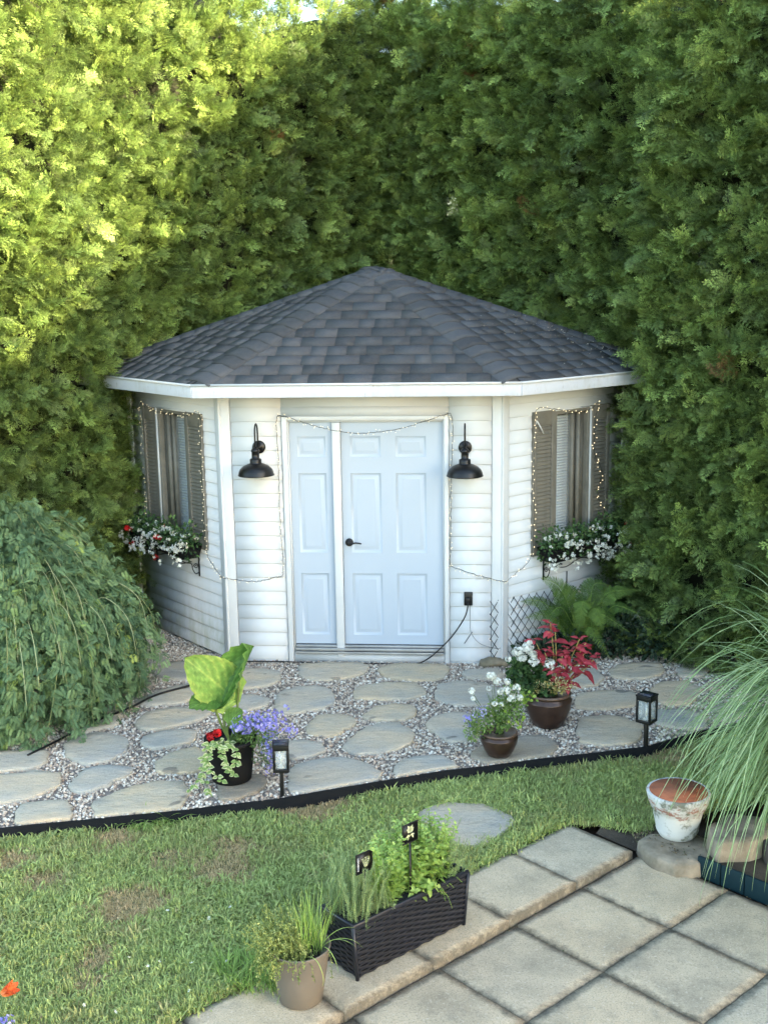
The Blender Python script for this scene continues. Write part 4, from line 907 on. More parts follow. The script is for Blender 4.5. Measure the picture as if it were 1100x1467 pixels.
# ------------------------------------------------------------------ weeping shrub on the left
ws = thing('weeping_shrub', (-3.05, 8.95, 0), 'round blue green weeping shrub with drooping branches left of the shed', 'shrub')
PIN = [pinnate(.055, 7, .0085, .0125, True, .012 + .01 * i, 70) for i in range(3)]
c0 = np.array([-3.06, 9.0, 0]); stems = MB(); LP = []; LD = []; LT = []
for i in range(880):
    a = rng.uniform(0, 2 * math.pi); q = rng.uniform(.12, 1) ** .6; rad = 1.06 * q * (1 + .24 * nz(math.cos(a) * 2, math.sin(a) * 2, 1)); zt = 1.55 * (1 - .40 * q ** 2.3) + .20 * nz(math.cos(a) * 2.5 * q, math.sin(a) * 2.5 * q, 8) + rng.normal() * .07
    d = np.array([math.cos(a), math.sin(a), 0]); zb = max(.03, rng.uniform(-.25, .40)) if q > .62 else rng.uniform(.45, 1.0); tip = c0 + d * rad * (1.0 + .12 * rng.random()); ph = rng.random() * .25
    side = np.array([-d[1], d[0], 0]) * rng.normal() * .06
    pts = bez([c0 + ZV * 1.1 * min(1, .6 + q), c0 + d * rad * .45 + ZV * (zt + .05), c0 + d * rad * .85 + ZV * (zt - .08 * q) + side, tip + ZV * (zt * .55 + zb * .45) + side * 1.5, tip + d * .02 + ZV * zb + side * 2 + rng.normal(size=3) * .03], 7)
    # the side that nobody sees needs no leaves
    if i % 5 == 0: stems.tube(pts[8:], [.0038] * (len(pts) - 9) + [.0015], 4, cap=False, tone=.5)
    seg = np.array(pts[9:]); dl = np.linalg.norm(np.diff(seg, axis=0), axis=1); cum = np.concatenate(([0], np.cumsum(dl))); base = .45 + .4 * nz(tip[0] * 2, tip[1] * 2, zt) + rng.normal() * .1
    yel = rng.random() < .012
    for s_ in np.arange(0, cum[-1], .026):
        k = max(0, min(np.searchsorted(cum, s_) - 1, len(seg) - 2)); p = seg[k] + (seg[k + 1] - seg[k]) * ((s_ - cum[k]) / max(dl[k], 1e-6)); tg = unit(seg[k + 1] - seg[k])
        LP.append(p + rng.normal(size=3) * .018); LD.append(tg * .5 + rng.normal(size=3) * .6 + d * .4 - ZV * .25); LT.append(base + rng.normal() * .1 + (.5 if yel and s_ > cum[-1] * .6 else 0))
LP = np.array(LP); LD = np.array(LD); X_, Y_, Z_ = axes_from(LD, rdir(len(LP), .8) + (LP - c0) * .6)
cm = leafm('caragana_leaf', [(0, (.05, .10, .055)), (.4, (.115, .20, .10)), (.75, (.19, .29, .13)), (.9, (.26, .38, .10)), (1, (.45, .55, .14))], .25, .6, True)
scatter('foliage', PIN, LP, euler_from_axes(X_, Y_, Z_), rng.uniform(.75, 1.25, len(LP)), np.clip(LT, 0, 1), cm, ws)
cane = plain('green_cane', (.20, .24, .10), .6, bmp=0); stems.build('canes', cane, ws, kind='stuff')
m = MB(); m.tube([c0, c0 + ZV * .6 + E1 * .03, c0 + ZV * 1.15], [.05, .04, .03], 8); m.build('trunk', bark, ws)
m = MB()
for i in range(30):
    a = rng.uniform(3.4, 6.4); d = np.array([math.cos(a), math.sin(a), 0]); rad = rng.uniform(.6, 1.15); z = 1.5 * (1 - .38 * rad ** 2) + .03
    m.tube(bez([c0 + d * rad * .7 + ZV * (z - .02), c0 + d * (rad * .85) + ZV * (z + .05), c0 + d * (rad + .03) + ZV * (z - .10), c0 + d * (rad + .09) + ZV * (z - .38)], 5), [.0026] * 15 + [.001], 4, cap=False)
m.build('pale_shoots', plain('pale_shoot', (.36, .40, .22), .6, bmp=0), ws, kind='stuff')

# ------------------------------------------------------------------ ornamental grass
og = thing('ornamental_grass', (2.72, 6.75, 0), 'big clump of variegated ornamental grass arching over the right edge of the patio', 'ornamental grass')
sm = leafm('striped_blade', [(0, (.09, .16, .05)), (.45, (.20, .30, .11)), (.7, (.40, .50, .26)), (1, (.60, .68, .40))], .3, .45)
m = MB(); skipped = 0; c0g = np.array([2.90, 6.75, ZLAWN])
for i in range(2100):
    a = rng.uniform(0, 2 * math.pi); 
    if i % 5: a = rng.uniform(2.4, 4.6)
    d = np.array([math.cos(a), math.sin(a), 0]); sp = abs(rng.normal()) * .16 + .06
    L_ = rng.uniform(1.4, 3.0); b = c0g + np.append(rng.normal(size=2) * .11, 0)
    bl = blade(b, d * sp + ZV, L_, rng.uniform(.005, .0105), rng.uniform(1.8, 2.75), 16, rng.uniform(.0, .48), True); mx_ = min(v[0] - .245 * (v[1] - 6.7) for v in bl[0])
    if mx_ < 1.64 or (mx_ < 1.88 and rng.random() < .7): continue
    m.add(*bl)
m.build('blades', sm, og, kind='stuff')
m = MB()
for i in range(160):
    a = rng.uniform(0, 6.28); b = c0g + np.append(rng.normal(size=2) * .12, 0); m.add(*blade(b, (math.cos(a) * .5, math.sin(a) * .5, 1), rng.uniform(.3, .8), .004, 1.5, 6, rng.uniform(.0, .5)))
m.build('dry_stems', leafm('dry_blade', [(0, (.12, .09, .05)), (1, (.3, .25, .15))], .1), og, kind='stuff')
# ------------------------------------------------------------------ plants in pots
def cloud(c, rad, n, flat=1.0, up=0.0):
    v = rng.normal(size=(n, 3)); v /= np.linalg.norm(v, axis=1, keepdims=True); q = rng.random((n, 1)) ** .45
    p = v * q * np.array(rad); return p + np.array(c), v
def leafball(m, proto, c, rad, n, size, tone=(.3, .8), out=1.0, up=.4, seedt=0, half=False):
    P, v = cloud(c, rad, n)
    if half: k = P[:, 2] > c[2] - rad[2] * .35; P, v = P[k], v[k]
    n = len(P); Y = v * out + rdir(n) * .7 + ZV * up * .3; Zr = v * .8 + rdir(n, .8)
    m.inst(proto, mats(P, Y, Zr, rng.uniform(size[0], size[1], n)), np.clip(rng.uniform(tone[0], tone[1], n) + .15 * v[:, 2], 0, 1)); return P
def head(m, proto, c, r, n, size, tone=(.3, 1), up=.3):
    """rounded flower head"""
    v = rdir(n, up); P = np.array(c) + v * (r * rng.uniform(.7, 1.35, (n, 1))) * np.array([1, 1, .8]); m.inst(proto, mats(P, np.cross(v, rdir(n)), v + rdir(n) * .25, rng.uniform(size[0], size[1], n)), rng.uniform(tone[0], tone[1], n))
def stemsm(m, c, targets, r=.0022, bow=.3, tone=.4):
    for q in targets:
        q = np.array(q); mid = (np.array(c) + q) / 2 + np.append((q - c)[:2] * .1, bow * .1); m.tube([c + rng.normal(size=3) * .015 * np.array([1, 1, 0]), mid, q], [r * 1.4, r, r * .8], 4, tone=tone, cap=False)
green = leafm('green_leaf', [(0, (.05, .10, .028)), (.5, (.13, .22, .055)), (1, (.26, .38, .11))], .25)
dgreen = leafm('dark_green_leaf', [(0, (.022, .055, .020)), (.5, (.06, .12, .04)), (1, (.13, .22, .07))], .2)
lime = leafm('lime_leaf', [(0, (.10, .18, .03)), (.5, (.25, .38, .06)), (1, (.42, .55, .12))], .35)
varieg = leafm('variegated_leaf', [(0, (.10, .19, .05)), (.5, (.20, .30, .09)), (.62, (.48, .52, .27)), (1, (.62, .64, .38))], .25)
violet = leafm('violet_petal', [(0, (.16, .14, .50)), (.5, (.28, .26, .72)), (1, (.50, .48, .85))], .3)
red = leafm('red_petal', [(0, (.35, .005, .01)), (.6, (.60, .01, .015)), (1, (.70, .05, .05))], .25)
colm = leafm('coleus_leaf', [(0, (.13, .015, .02)), (.45, (.34, .035, .05)), (.75, (.50, .07, .09)), (.93, (.55, .13, .11)), (1, (.50, .38, .10))], .3)
potsoil = plain('potting_soil', (.022, .016, .011), .95, bmp=.8, fine=60)
OV1 = ovate(1, .62, .15, .18, 2); OV2 = ovate(1, .45, .1, .2, 2); OVR = ovate(1, .85, .12, .1, 3); FL5 = petals(5, 1, .25, .7); FL2 = petals(3, 1, .3, .9)
STM = leafm('plant_stem', [(0, (.05, .09, .025)), (1, (.16, .22, .06))], .1)
def rim_leaf(L, W, n=3):
    V, F = ovate(L, W, .12, .2, n); t = np.full(len(V), .45); 
    for i in range(1, n + 1): t[1 + (i - 1) * 3] = .0; t[3 + (i - 1) * 3] = 0
    t[0] = -.3
    return V, F, -t
VAR = ovate(1, .72, .12, .2, 3); vt = np.zeros(len(VAR[0])); 
for i in range(3): vt[1 + i * 3] = .45; vt[3 + i * 3] = .45
vt[-1] = .4; VAR = (VAR[0], VAR[1], vt)
def potted(name, c, label, cat='potted plant'): return thing(name, c, label, cat)

# --- black pot with elephant ear, lobelia, geranium, vinca
pc = at(331, 1120, .025) ; pc[1] += .06
t = potted('potted_plant', pc, 'black pot planted with a huge lime elephant ear, purple lobelia and red geranium', 'potted plant')
matte = plain('black_pot', (.010, .010, .011), .75, bmp=.1, spec=.2)
m = MB(); m.lathe(pc, [(.125, 0), (.135, .004), (.150, .12), (.165, .27), (.178, .275), (.180, .30), (.168, .302), (.160, .27), (.15, .255)], 36); m.build('pot', matte, t, smooth=False)
m = MB(); m.lathe(pc + ZV * .25, [(.158, 0), (.1, .012), (0.001, .02)], 20, .1); m.build('soil', potsoil, t)
def big_leaf(name, base, tip, wid, nrm, mat, parent, ruf=.03, tonev=(.35, .8), ns=13, nr=16, cup=.12, notch=.14):
    """large ribbed heart shaped leaf from the petiole joint (base) to the tip"""
    base, tip = np.array(base), np.array(tip); Yv = tip - base; Ln = np.linalg.norm(Yv); Yv /= Ln; Zv = unit(np.array(nrm) - Yv * (np.array(nrm) @ Yv)); Xv = np.cross(Yv, Zv); V = []; T = []
    for i in range(nr + 1):
        y = -notch + (1 + notch) * i / nr; q = (y + notch) / (1 + notch); hw = math.sin(math.pi * min(1, q ** .72 * 1.0)) ** .62 * wid / 2
        for j in range(-ns, ns + 1):
            x = j / ns; rib = math.cos((y * 5.5 - abs(x) * 3.4) * math.pi * 1.7); edge_ = abs(x) ** 3
            yy = y + .07 * abs(x) * (1 - q) * -1
            z = cup * (x * x) * Ln * .5 + rib * ruf * .30 * (.3 + abs(x)) + ruf * edge_ * math.sin(y * 42 + x * 3 + wid * 50) - .22 * Ln * max(0, y - .3) ** 2
            xx = x * (1 + .02 * math.sin(y * 40))
            V.append(base + Xv * xx * hw + Yv * yy * Ln + Zv * z); T.append(tonev[0] + (tonev[1] - tonev[0]) * (.38 + .20 * rib * (abs(x) > .04) + .25 * max(0, rib) ** 6 + .42 * edge_ + .25 * nz(x * 1.5, y * 1.5, wid * 9)) + (.25 if j == 0 else 0))
    k = 2 * ns + 1; F = [(i * k + j, i * k + j + 1, (i + 1) * k + j + 1, (i + 1) * k + j) for i in range(nr) for j in range(k - 1)]
    m = MB(); m.add(V, F, np.clip(T, 0, 1)); return m.build(name, mat, parent, smooth=True)
ear = leafm('elephant_ear_leaf', [(0, (.06, .14, .03)), (.35, (.13, .26, .055)), (.65, (.24, .39, .09)), (1, (.46, .56, .14))], .35, .45)
def pp(px, py, dy=0.0):  # a point at the pot's distance seen at pixel
    d = FW + RT * (px - 550.0) / F_PX - UP * (py - 733.5) / F_PX; s_ = (pc[1] + dy) / d[1]; return np.array([0, 0, CAM_H]) + d * s_
big_leaf('leaf', pp(328, 994, .06), pp(268, 944, -.12), .35, (.15, -.93, .45), ear, t, .02, (.35, .95))
big_leaf('leaf', pp(322, 1002, .02), pp(359, 924, .10), .26, (-.55, -.80, .25), ear, t, .02, (.0, .55), cup=.6)
big_leaf('leaf', pp(304, 1003, -.02), pp(272, 1012, -.16), .20, (.1, -.45, .9), ear, t, .012, (.05, .5))
big_leaf('leaf', pp(330, 1034, -.02), pp(346, 1016, -.04), .15, (-.3, -.9, .4), ear, t, .008, (.1, .6))
sp = pc + ZV * .26
m = MB()
for q in ([pp(338, 1030, .04), pp(342, 990, .08), pp(340, 965, .09), pp(330, 972, .08)], [pp(322, 1040, .0), pp(318, 1010, .04), pp(312, 1002, .02)], [pp(318, 1040), pp(308, 1015, -.03), pp(300, 1006, -.04)], [pp(326, 1050), pp(327, 1040), pp(330, 1034, -.02)]):
    m.tube(bez([sp + np.array([0, 0, 0])] + q, 5), .0085, 7, tone=.8)
m.build('petioles', STM, t, smooth=True)
m = MB(); lc = pp(365, 1046, -.03); leafball(m, OV2, lc, (.16, .14, .10), 900, (.012, .024), (.2, .8)); leafball(m, OV2, pp(382, 1072, -.05), (.11, .08, .14), 500, (.012, .022), (.2, .7)); stemsm(m, sp, cloud(lc, (.18, .14, .12), 40)[0]); m.build('lobelia_foliage', green, t, kind='stuff')
m = MB()
for cc, rd, n in ((pp(362, 1035, -.05), (.14, .11, .085), 190), (pp(388, 1035, -.04), (.12, .1, .09), 160), (pp(345, 1044, -.08), (.07, .06, .05), 70), (pp(388, 1075, -.08), (.08, .06, .13), 90), (pp(415, 1046, -.02), (.07, .06, .05), 28), (pp(412, 1012, -.02), (.025, .02, .03), 8), (pp(385, 1100, -.06), (.05, .04, .06), 20)):
    P, v = cloud(cc, rd, n); m.inst(FL5, mats(P, np.cross(v, rdir(n)), v + rdir(n) * .6 - NB * .5, rng.uniform(.009, .015, n)), rng.random(n))
m.build('lobelia_flowers', violet, t, kind='stuff')
m = MB(); head(m, FL5, pp(312, 1050, -.14), .022, 34, (.012, .019)); head(m, FL5, pp(302, 1056, -.13), .022, 28, (.011, .017), (.0, .5)); head(m, FL5, pp(297, 1052, -.10), .012, 12, (.008, .012)); m.build('geranium_flowers', red, t, kind='stuff')
m = MB()
for path, n in (([sp, pp(318, 1072, -.18), pp(322, 1090, -.2), pp(335, 1110, -.2)], 11), ([sp, pp(305, 1068, -.16), pp(298, 1085, -.19), pp(300, 1100, -.2), pp(318, 1118, -.21)], 11), ([sp, pp(330, 1068, -.18), pp(340, 1078, -.21), pp(338, 1096, -.22)], 9), ([sp, pp(310, 1062, -.17), pp(296, 1080, -.18), pp(292, 1108, -.2), pp(278, 1125, -.21), pp(262, 1138, -.2), pp(250, 1132, -.15)], 15), ([sp, pp(300, 1066, -.15), pp(290, 1100, -.2), pp(298, 1130, -.22), pp(304, 1150, -.24)], 12), ([sp, pp(296, 1066, -.13), pp(310, 1066, -.2), pp(322, 1072, -.22)], 8)):
    pts = bez(path, 8); m.tube(pts, .0016, 4, tone=.3, cap=False)
    for k in range(n):
        p = pts[int((k + 1) * (len(pts) - 1) / n)]
        for sg in (-1, 1):
            yd = np.array([sg * .8, -.4, rng.normal() * .4 - .2]); m.inst(VAR, mats([p], [yd], [np.array([rng.normal() * .3, -.8, .6])], [rng.uniform(.030, .046)]), [rng.uniform(.1, .45)])
m.build('trailing_vines', varieg, t, kind='stuff')

# --- brown glazed pots
glaze = plain('brown_glaze', (.040, .022, .016), .28, .35, bmp=.0, col2=(.075, .045, .034)); rimm = plain('brown_rim', (.13, .08, .055), .4, bmp=.05)
def glazed(c, rw_, h, t):
    m = MB(); m.lathe(c, [(rw_ * .55, 0), (rw_ * .62, .004), (rw_ * .80, h * .25), (rw_ * .96, h * .55), (rw_ * 1.0, h * .74)] + [(rw_ * (1.0 - .03 * k) + (.002 if k % 2 else 0), h * (.76 + .025 * k)) for k in range(5)] + [(rw_ * .86, h * .92)], 40); m.build('pot', glaze, t, smooth=True)
    m = MB(); m.lathe(c + ZV * h * .90, [(rw_ * .84, 0), (rw_ * .95, h * .02), (rw_ * .97, h * .06), (rw_ * .93, h * .10), (rw_ * .85, h * .09), (rw_ * .82, h * .03)], 40); m.build('rim', rimm, t, smooth=True)
    m = MB(); m.lathe(c + ZV * h * .86, [(rw_ * .86, 0), (rw_ * .5, .01), (.001, .015)], 20, .1); m.build('soil', potsoil, t)
c = at(716, 1086, .03); c[1] += .07; c_s = c.copy()
t = potted('potted_plant', c, 'small brown glazed pot with white flowers and pale lobelia standing on a flagstone'); glazed(c, .135, .175, t); s0 = c + ZV * .16
def pq(px, py, dy=0.0, c=None):
    d = FW + RT * (px - 550.0) / F_PX - UP * (py - 733.5) / F_PX; s_ = (c[1] + dy) / d[1]; return np.array([0, 0, CAM_H]) + d * s_
Q = lambda x, y, dy=0: pq(x, y, dy, c_s)
m = MB(); 
for cc, rd, n in ((Q(722, 1022), (.13, .11, .12), 600), (Q(735, 1000, .02), (.11, .1, .09), 330), (Q(690, 1035, -.02), (.08, .08, .11), 420), (Q(675, 1045, -.04), (.05, .05, .09), 220)): leafball(m, OV1 if cc[0] > Q(700, 1000)[0] else OV2, cc, rd, n, (.014, .030), (.3, 1))
tg = [Q(x, y, -.02) for x, y in ((676, 992), (679, 1003), (706, 972), (712, 985), (728, 978), (740, 992), (718, 1005), (750, 1000))]; stemsm(m, s0, tg + list(cloud(Q(715, 1010), (.13, .1, .12), 40)[0])); m.build('foliage', lime if 0 else green, t, kind='stuff')
m = MB()
for k in range(46): 
    p = Q(755 + rng.normal() * 6, 1000 + rng.normal() * 6, -.04) if k < 26 else Q(740 + rng.normal() * 6, 1035 + rng.normal() * 8, -.08); m.inst(OVR, mats([p], rdir(1), [np.array([.2, -.6, .7]) + rng.normal(size=3) * .3], [rng.uniform(.022, .034)]), [rng.uniform(.3, .8)])
m.build('round_leaves', lime, t, kind='stuff')
m = MB()
for (x, y, r_, n) in ((676, 990, .022, 26), (678, 1001, .014, 12), (704, 968, .026, 40), (712, 976, .024, 34), (727, 976, .020, 26), (740, 985, .022, 26), (716, 990, .02, 22), (732, 1000, .03, 36), (744, 1000, .02, 20), (708, 1008, .018, 16), (718, 1010, .016, 14), (700, 986, .014, 10), (725, 990, .03, 20)): head(m, FL5, Q(x, y, -.06), r_, n, (.009, .014), (.3, 1), .1)
m.build('white_flowers', wht, t, kind='stuff')
m = MB(); P, v = cloud(Q(672, 1030, -.04), (.06, .05, .07), 60); m.inst(FL5, mats(P, np.cross(v, rdir(60)), v + rdir(60) * .6 - NB * .5, rng.uniform(.006, .010, 60)), rng.random(60)); P, v = cloud(Q(690, 1020, -.07), (.05, .04, .05), 30); m.inst(FL5, mats(P, np.cross(v, rdir(30)), v - NB * .5, rng.uniform(.006, .01, 30)), rng.uniform(.4, 1, 30)); m.build('lobelia_flowers', violet, t, kind='stuff')

c = at(787, 1044, .01); c[1] += .09; c_l = c.copy(); Q = lambda x, y, dy=0: pq(x, y, dy, c_l)
t = potted('potted_plant', c, 'large brown glazed pot with red coleus and white geraniums'); glazed(c, .18, .27, t); s0 = c + ZV * .25
m = MB(); 
for cc, rd, n in ((Q(762, 968), (.13, .11, .14), 560), (Q(745, 960, .02), (.10, .1, .12), 260), (Q(770, 985, -.05), (.14, .1, .08), 220)): leafball(m, OVR, cc, rd, n, (.028, .050), (.1, .75))
stemsm(m, s0, [Q(x, y) for x, y in ((748, 935), (765, 945), (785, 950), (755, 925))], .003); m.build('geranium_leaves', dgreen, t, kind='stuff')
m = MB()
for (x, y, r_, n) in ((742, 933, .035, 52), (755, 928, .036, 56), (748, 942, .03, 40), (762, 937, .025, 30), (765, 948, .036, 48), (786, 951, .038, 50), (728, 944, .018, 16), (758, 920, .016, 12)): head(m, FL5, Q(x, y, -.06), r_, n, (.011, .018), (.4, 1), .1)
m.build('white_flowers', wht, t, kind='stuff')
# coleus: opposite pairs of toothed leaves, one object per large leaf
def coleus_leaf(seed):
    V, F = ovate(1, .62, .12, .35, 6); V = V.copy(); tt = np.zeros(len(V))
    for i in range(6):
        for q, sg in ((1 + i * 3, -1), (3 + i * 3, 1)): V[q, 0] *= (1.08 if i % 2 else .90); tt[q] = -.22
        tt[2 + i * 3] = .22 if i < 2 else .02
    tt[0] = .4; return V, F, tt
CL = coleus_leaf(0); stm = MB()
tips = [(788, 893, 0), (795, 905, 0), (830, 915, -.02), (838, 922, 0), (768, 922, .02), (805, 940, -.06), (812, 928, .02), (846, 952, -.02), (830, 950, -.08), (795, 960, -.08), (780, 935, -.03), (822, 968, -.09), (850, 945, 0), (810, 955, -.05), (838, 935, -.03)]
for (x, y, dy) in tips:
    tp = Q(x, y, dy); stm.tube(bez([s0 + np.array([.03, 0, 0]), (s0 + tp) / 2 + np.array([.03, -.01, .02]), tp], 5), .004, 5, tone=.9)
    for lev in range(3):
        p = tp - ZV * (.035 * lev) + np.append((s0 - tp)[:2] * .12 * lev, 0); ph = rng.uniform(0, 3.14) + lev * 1.57
        for k in range(2 if lev else 4):
            a = ph + k * (math.pi if lev else math.pi / 2); d = np.array([math.cos(a), math.sin(a), .25 - .2 * lev + rng.normal() * .25])
            p = p + rng.normal(size=3) * .012; l = rng.uniform(.055, .09) * (1.0 + .25 * lev if lev else .8); o = MB(); o.inst(CL, mats([p], [d], [ZV + rng.normal(size=3) * .15 - NB * .25], [l]), [rng.uniform(.45, .85)]); o.build('coleus_leaf', colm, t)
stm.build('coleus_stems', leafm('coleus_stem', [(0, (.2, .1, .05)), (1, (.4, .32, .1))], .1), t)
m = MB(); leafball(m, OV1, Q(800, 983, -.12), (.13, .05, .055), 340, (.012, .024), (.5, 1)); leafball(m, OV1, Q(770, 984, -.1), (.05, .04, .05), 100, (.012, .022), (.6, 1))
ylw = leafm('golden_filler', [(0, (.14, .16, .03)), (.6, (.36, .30, .08)), (1, (.60, .52, .28))], .3); m.build('golden_filler', ylw, t, kind='stuff')

# --- window boxes with begonias
def flowerbox(fn, a, b, z, label, reds, seed):
    t = thing('window_box', fn((a + b) / 2, .12, z), label, 'window box'); m = MB(); 
    V = [fn(a, .045, z + .13), fn(b, .045, z + .13), fn(b, .26, z + .13), fn(a, .26, z + .13), fn(a + .04, .06, z), fn(b - .04, .06, z), fn(b - .04, .21, z), fn(a + .04, .21, z)]
    m.add(V, [(4, 5, 6, 7), (0, 1, 5, 4), (1, 2, 6, 5), (2, 3, 7, 6), (3, 0, 4, 7)]); V = [v - ZV * .03 for v in V[:4]]; m.add(V, [(0, 1, 2, 3)]); m.build('trough', matte, t)
    for u in (a + .12, b - .14):
        m = MB(); m.tube([fn(u, .02, z + .05), fn(u, .02, z - .20)], .009, 6); m.tube([fn(u, .02, z - .012), fn(u, .24, z - .012)], .007, 6)
        m.tube(bez([fn(u, .02, z - .16), fn(u, .06, z - .17), fn(u, .09, z - .12), fn(u, .10, z - .07), fn(u, .16, z - .05), fn(u, .22, z - .012)], 5), .005, 5)
        s_ = [fn(u, .055 + .028 * (1 - k / 14) * math.cos(k * .8), z - .10 + .028 * (1 - k / 14) * math.sin(k * .8)) for k in range(13)]; m.tube(s_, .004, 5); m.build('bracket', black, t)
    m = MB(); cu = (a + b) / 2
    m.tube(bez([fn(a + .12, .10, z - .05), fn(a + .3, .12, z - .09), fn(cu, .12, z - .04), fn(b - .3, .12, z - .09), fn(b - .14, .10, z - .05)], 6), .005, 5); m.build('scroll', black, t)
    m = MB(); n = 9
    for k in range(n):
        u = a - .04 + (b - a + .08) * (k + .5) / n; hz_ = .10 + .07 * math.sin(k * 2.1 + seed); leafball(m, OV1, fn(u, .17, z + .13 + hz_ * .3), (.11, .12, .10 + hz_ * .5), 210, (.022, .045), (.05, .8))
    m.build('begonia_leaves', dgreen, t, kind='stuff'); m = MB(); s = MB()
    for k in range(95):
        u = rng.uniform(a - .10, b + .08); zz = z + rng.uniform(-.04, .27) ; o_ = rng.uniform(.24, .33) if zz < z + .2 else rng.uniform(.15, .28); p = fn(u, o_, zz)
        hd = rng.random(); isr = any(abs(u - r_) < .06 for r_ in reds) and rng.random() < .4
        q = s if isr else m; nn = int(rng.integers(3, 8)); pr = rdir(nn); q.inst(FL2 if hd < .5 else FL5, mats(p + rng.normal(size=(nn, 3)) * .012, pr - ZV * .8, rdir(nn) - np.tile(NB, (nn, 1)), rng.uniform(.010, .020, nn)), rng.uniform(.1, 1, nn))
    m.build('white_flowers', wht, t, kind='stuff')
    for r_ in reds: head(s, FL5, fn(r_, .30, z + .17), .022, 24, (.012, .02))
    s.build('red_flowers', red, t, kind='stuff')
flowerbox(lw, .33, 1.38, .915, 'window box of white and red begonias on black brackets under the left window', [.72, 1.28], 1)
flowerbox(rw, .40, 1.45, .885, 'window box of white begonias on black brackets under the right window', [1.47], 2)

# --- fern, dark leaves, rock, trellis by the right wall
fc = np.array([1.80, 9.95, 0]); t = thing('fern', fc, 'large green fern against the right wall of the shed', 'fern')
Q = lambda x, y, dy=0: pq(x, y, dy, fc)
def fern_frond(pts, wid, tone):
    P = bez(pts, 9); m = MB(); n = len(P); m.tube(P, [.005 * (1 - i / n) + .0012 for i in range(n)], 4, tone=.9, cap=False)
    for i in range(2, n):
        tq = i / (n - 1); d = unit(P[i] - P[i - 1]); s_ = unit(np.cross(d, ZV + NB * -.6)); w_ = wid * math.sin(math.pi * min(1, .12 + tq * .9)) ** .8 + .012
        for sub in (0, .5):
            b = P[i - 1] + (P[i] - P[i - 1]) * sub
            for sg in (-1, 1):
                dd = unit(s_ * sg + d * .45 - ZV * .18 + rng.normal(size=3) * .05); m.inst(PNL, mats([b], [dd], [np.cross(dd, d) * sg + ZV * .3], [w_]), [np.clip(tone + rng.normal() * .06, 0, 1)])
    return m
PNL = pinnate(1, 8, .10, .13, True, .10, 80)
fm = leafm('fern_leaf', [(0, (.025, .055, .015)), (.5, (.08, .15, .032)), (1, (.21, .32, .07))], .3)
base = fc + ZV * .05
for (mx, my, tx, ty, dy, wd, tn_) in ((800, 840, 774, 828, -.1, .11, .6), (790, 880, 752, 885, -.25, .10, .65), (850, 838, 870, 838, .0, .09, .3), (815, 850, 806, 842, .05, .10, .4), (870, 850, 918, 845, -.05, .11, .7), (850, 870, 862, 900, -.35, .12, .8), (835, 860, 828, 905, -.4, .10, .75), (880, 868, 915, 880, -.2, .08, .5), (800, 870, 770, 905, -.3, .08, .4), (845, 900, 875, 945, -.4, .07, .8), (840, 850, 845, 826, .05, .09, .35), (775, 862, 745, 862, -.1, .08, .55), (860, 880, 900, 905, -.25, .09, .5)):
    fern_frond([base, (base + Q(mx, my, dy * .5)) / 2 + ZV * .05, Q(mx, my, dy * .6), Q(tx, ty, dy)], wd * 1.1, tn_).build('frond', fm, t)
t = thing('shrub', fc + np.array([.35, .1, 0]), 'dark leafy ground plants in the shade between the fern and the hedge', 'ground plants')
m = MB()
for cc, rd, n in (((2.05, 9.95, .22), (.30, .22, .26), 900), ((2.42, 9.85, .15), (.28, .2, .25), 700), ((1.62, 9.85, .12), (.3, .18, .18), 500), ((1.35, 9.75, .12), (.22, .12, .12), 300)): leafball(m, OV1, cc, rd, n, (.03, .065), (.0, .5))
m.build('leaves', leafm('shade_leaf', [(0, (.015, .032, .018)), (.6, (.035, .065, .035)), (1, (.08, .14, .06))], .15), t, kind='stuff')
m = MB()
for i in range(26):
    p = Q(rng.uniform(885, 950), rng.uniform(930, 945)); m.tube(bez([p, p + np.array([rng.normal() * .1, -.02, .2]), p + np.array([rng.normal() * .22, -.1, .30 + .15 * rng.random()])], 4), .0016, 3, cap=False)
m.build('pale_stalks', plain('pale_stalk', (.3, .33, .24), .6, bmp=0), t, kind='stuff')
hc = at(738, 942, 0) + np.array([0, .1, 0]); t = thing('hosta', hc, 'dark broad leaved plant at the foot of the trellis', 'plant'); HC = hc
Q = lambda x, y, dy=0: pq(x, y, dy, HC)
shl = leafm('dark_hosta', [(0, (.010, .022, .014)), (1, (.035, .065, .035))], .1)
for (x, y, dx, dz, s_) in ((722, 905, -.05, .08, .14), (735, 915, .02, .1, .15), (745, 925, .08, .02, .13), (728, 925, -.06, .0, .14), (750, 915, .08, .06, .12), (703, 918, -.02, .06, .07), (765, 925, .1, .02, .12), (740, 900, .0, .12, .1), (775, 915, .1, .05, .12)):
    b = Q(x, y); big_leaf('leaf', b - np.array([dx, 0, dz]) * .5, b + np.array([dx, -.03, dz]), s_ * .7, (rng.normal() * .3, -1, .4), shl, t, .004, (.1, .7), 4, 6)
def rock(c, s, name, label, mat, seed):
    V, F = pebble(seed); import bmesh; me = bpy.data.meshes.new(name); me.from_pydata([tuple(v * np.array(s)) for v in V], [], F); b = bmesh.new(); b.from_mesh(me); bmesh.ops.subdivide_edges(b, edges=b.edges[:], cuts=3, use_grid_fill=True, smooth=.8); 
    for v in b.verts: v.co += v.normal * (.18 * nz(v.co.x / s[0] * 1.2, v.co.y / s[0] * 1.2, seed + v.co.z / s[2]) * s[2] + .05 * nz(*(v.co * 25)) * s[2])
    b.to_mesh(me); b.free(); me.materials.append(mat); o = bpy.data.objects.new(name, me); COL.objects.link(o); place(o, c); 
    for p_ in me.polygons: p_.use_smooth = True
    return tag(o, label, 'rock')
tan = plain('tan_rock', (.25, .205, .14), .85, bmp=.6, col2=(.13, .115, .075), scale=9, fine=50)
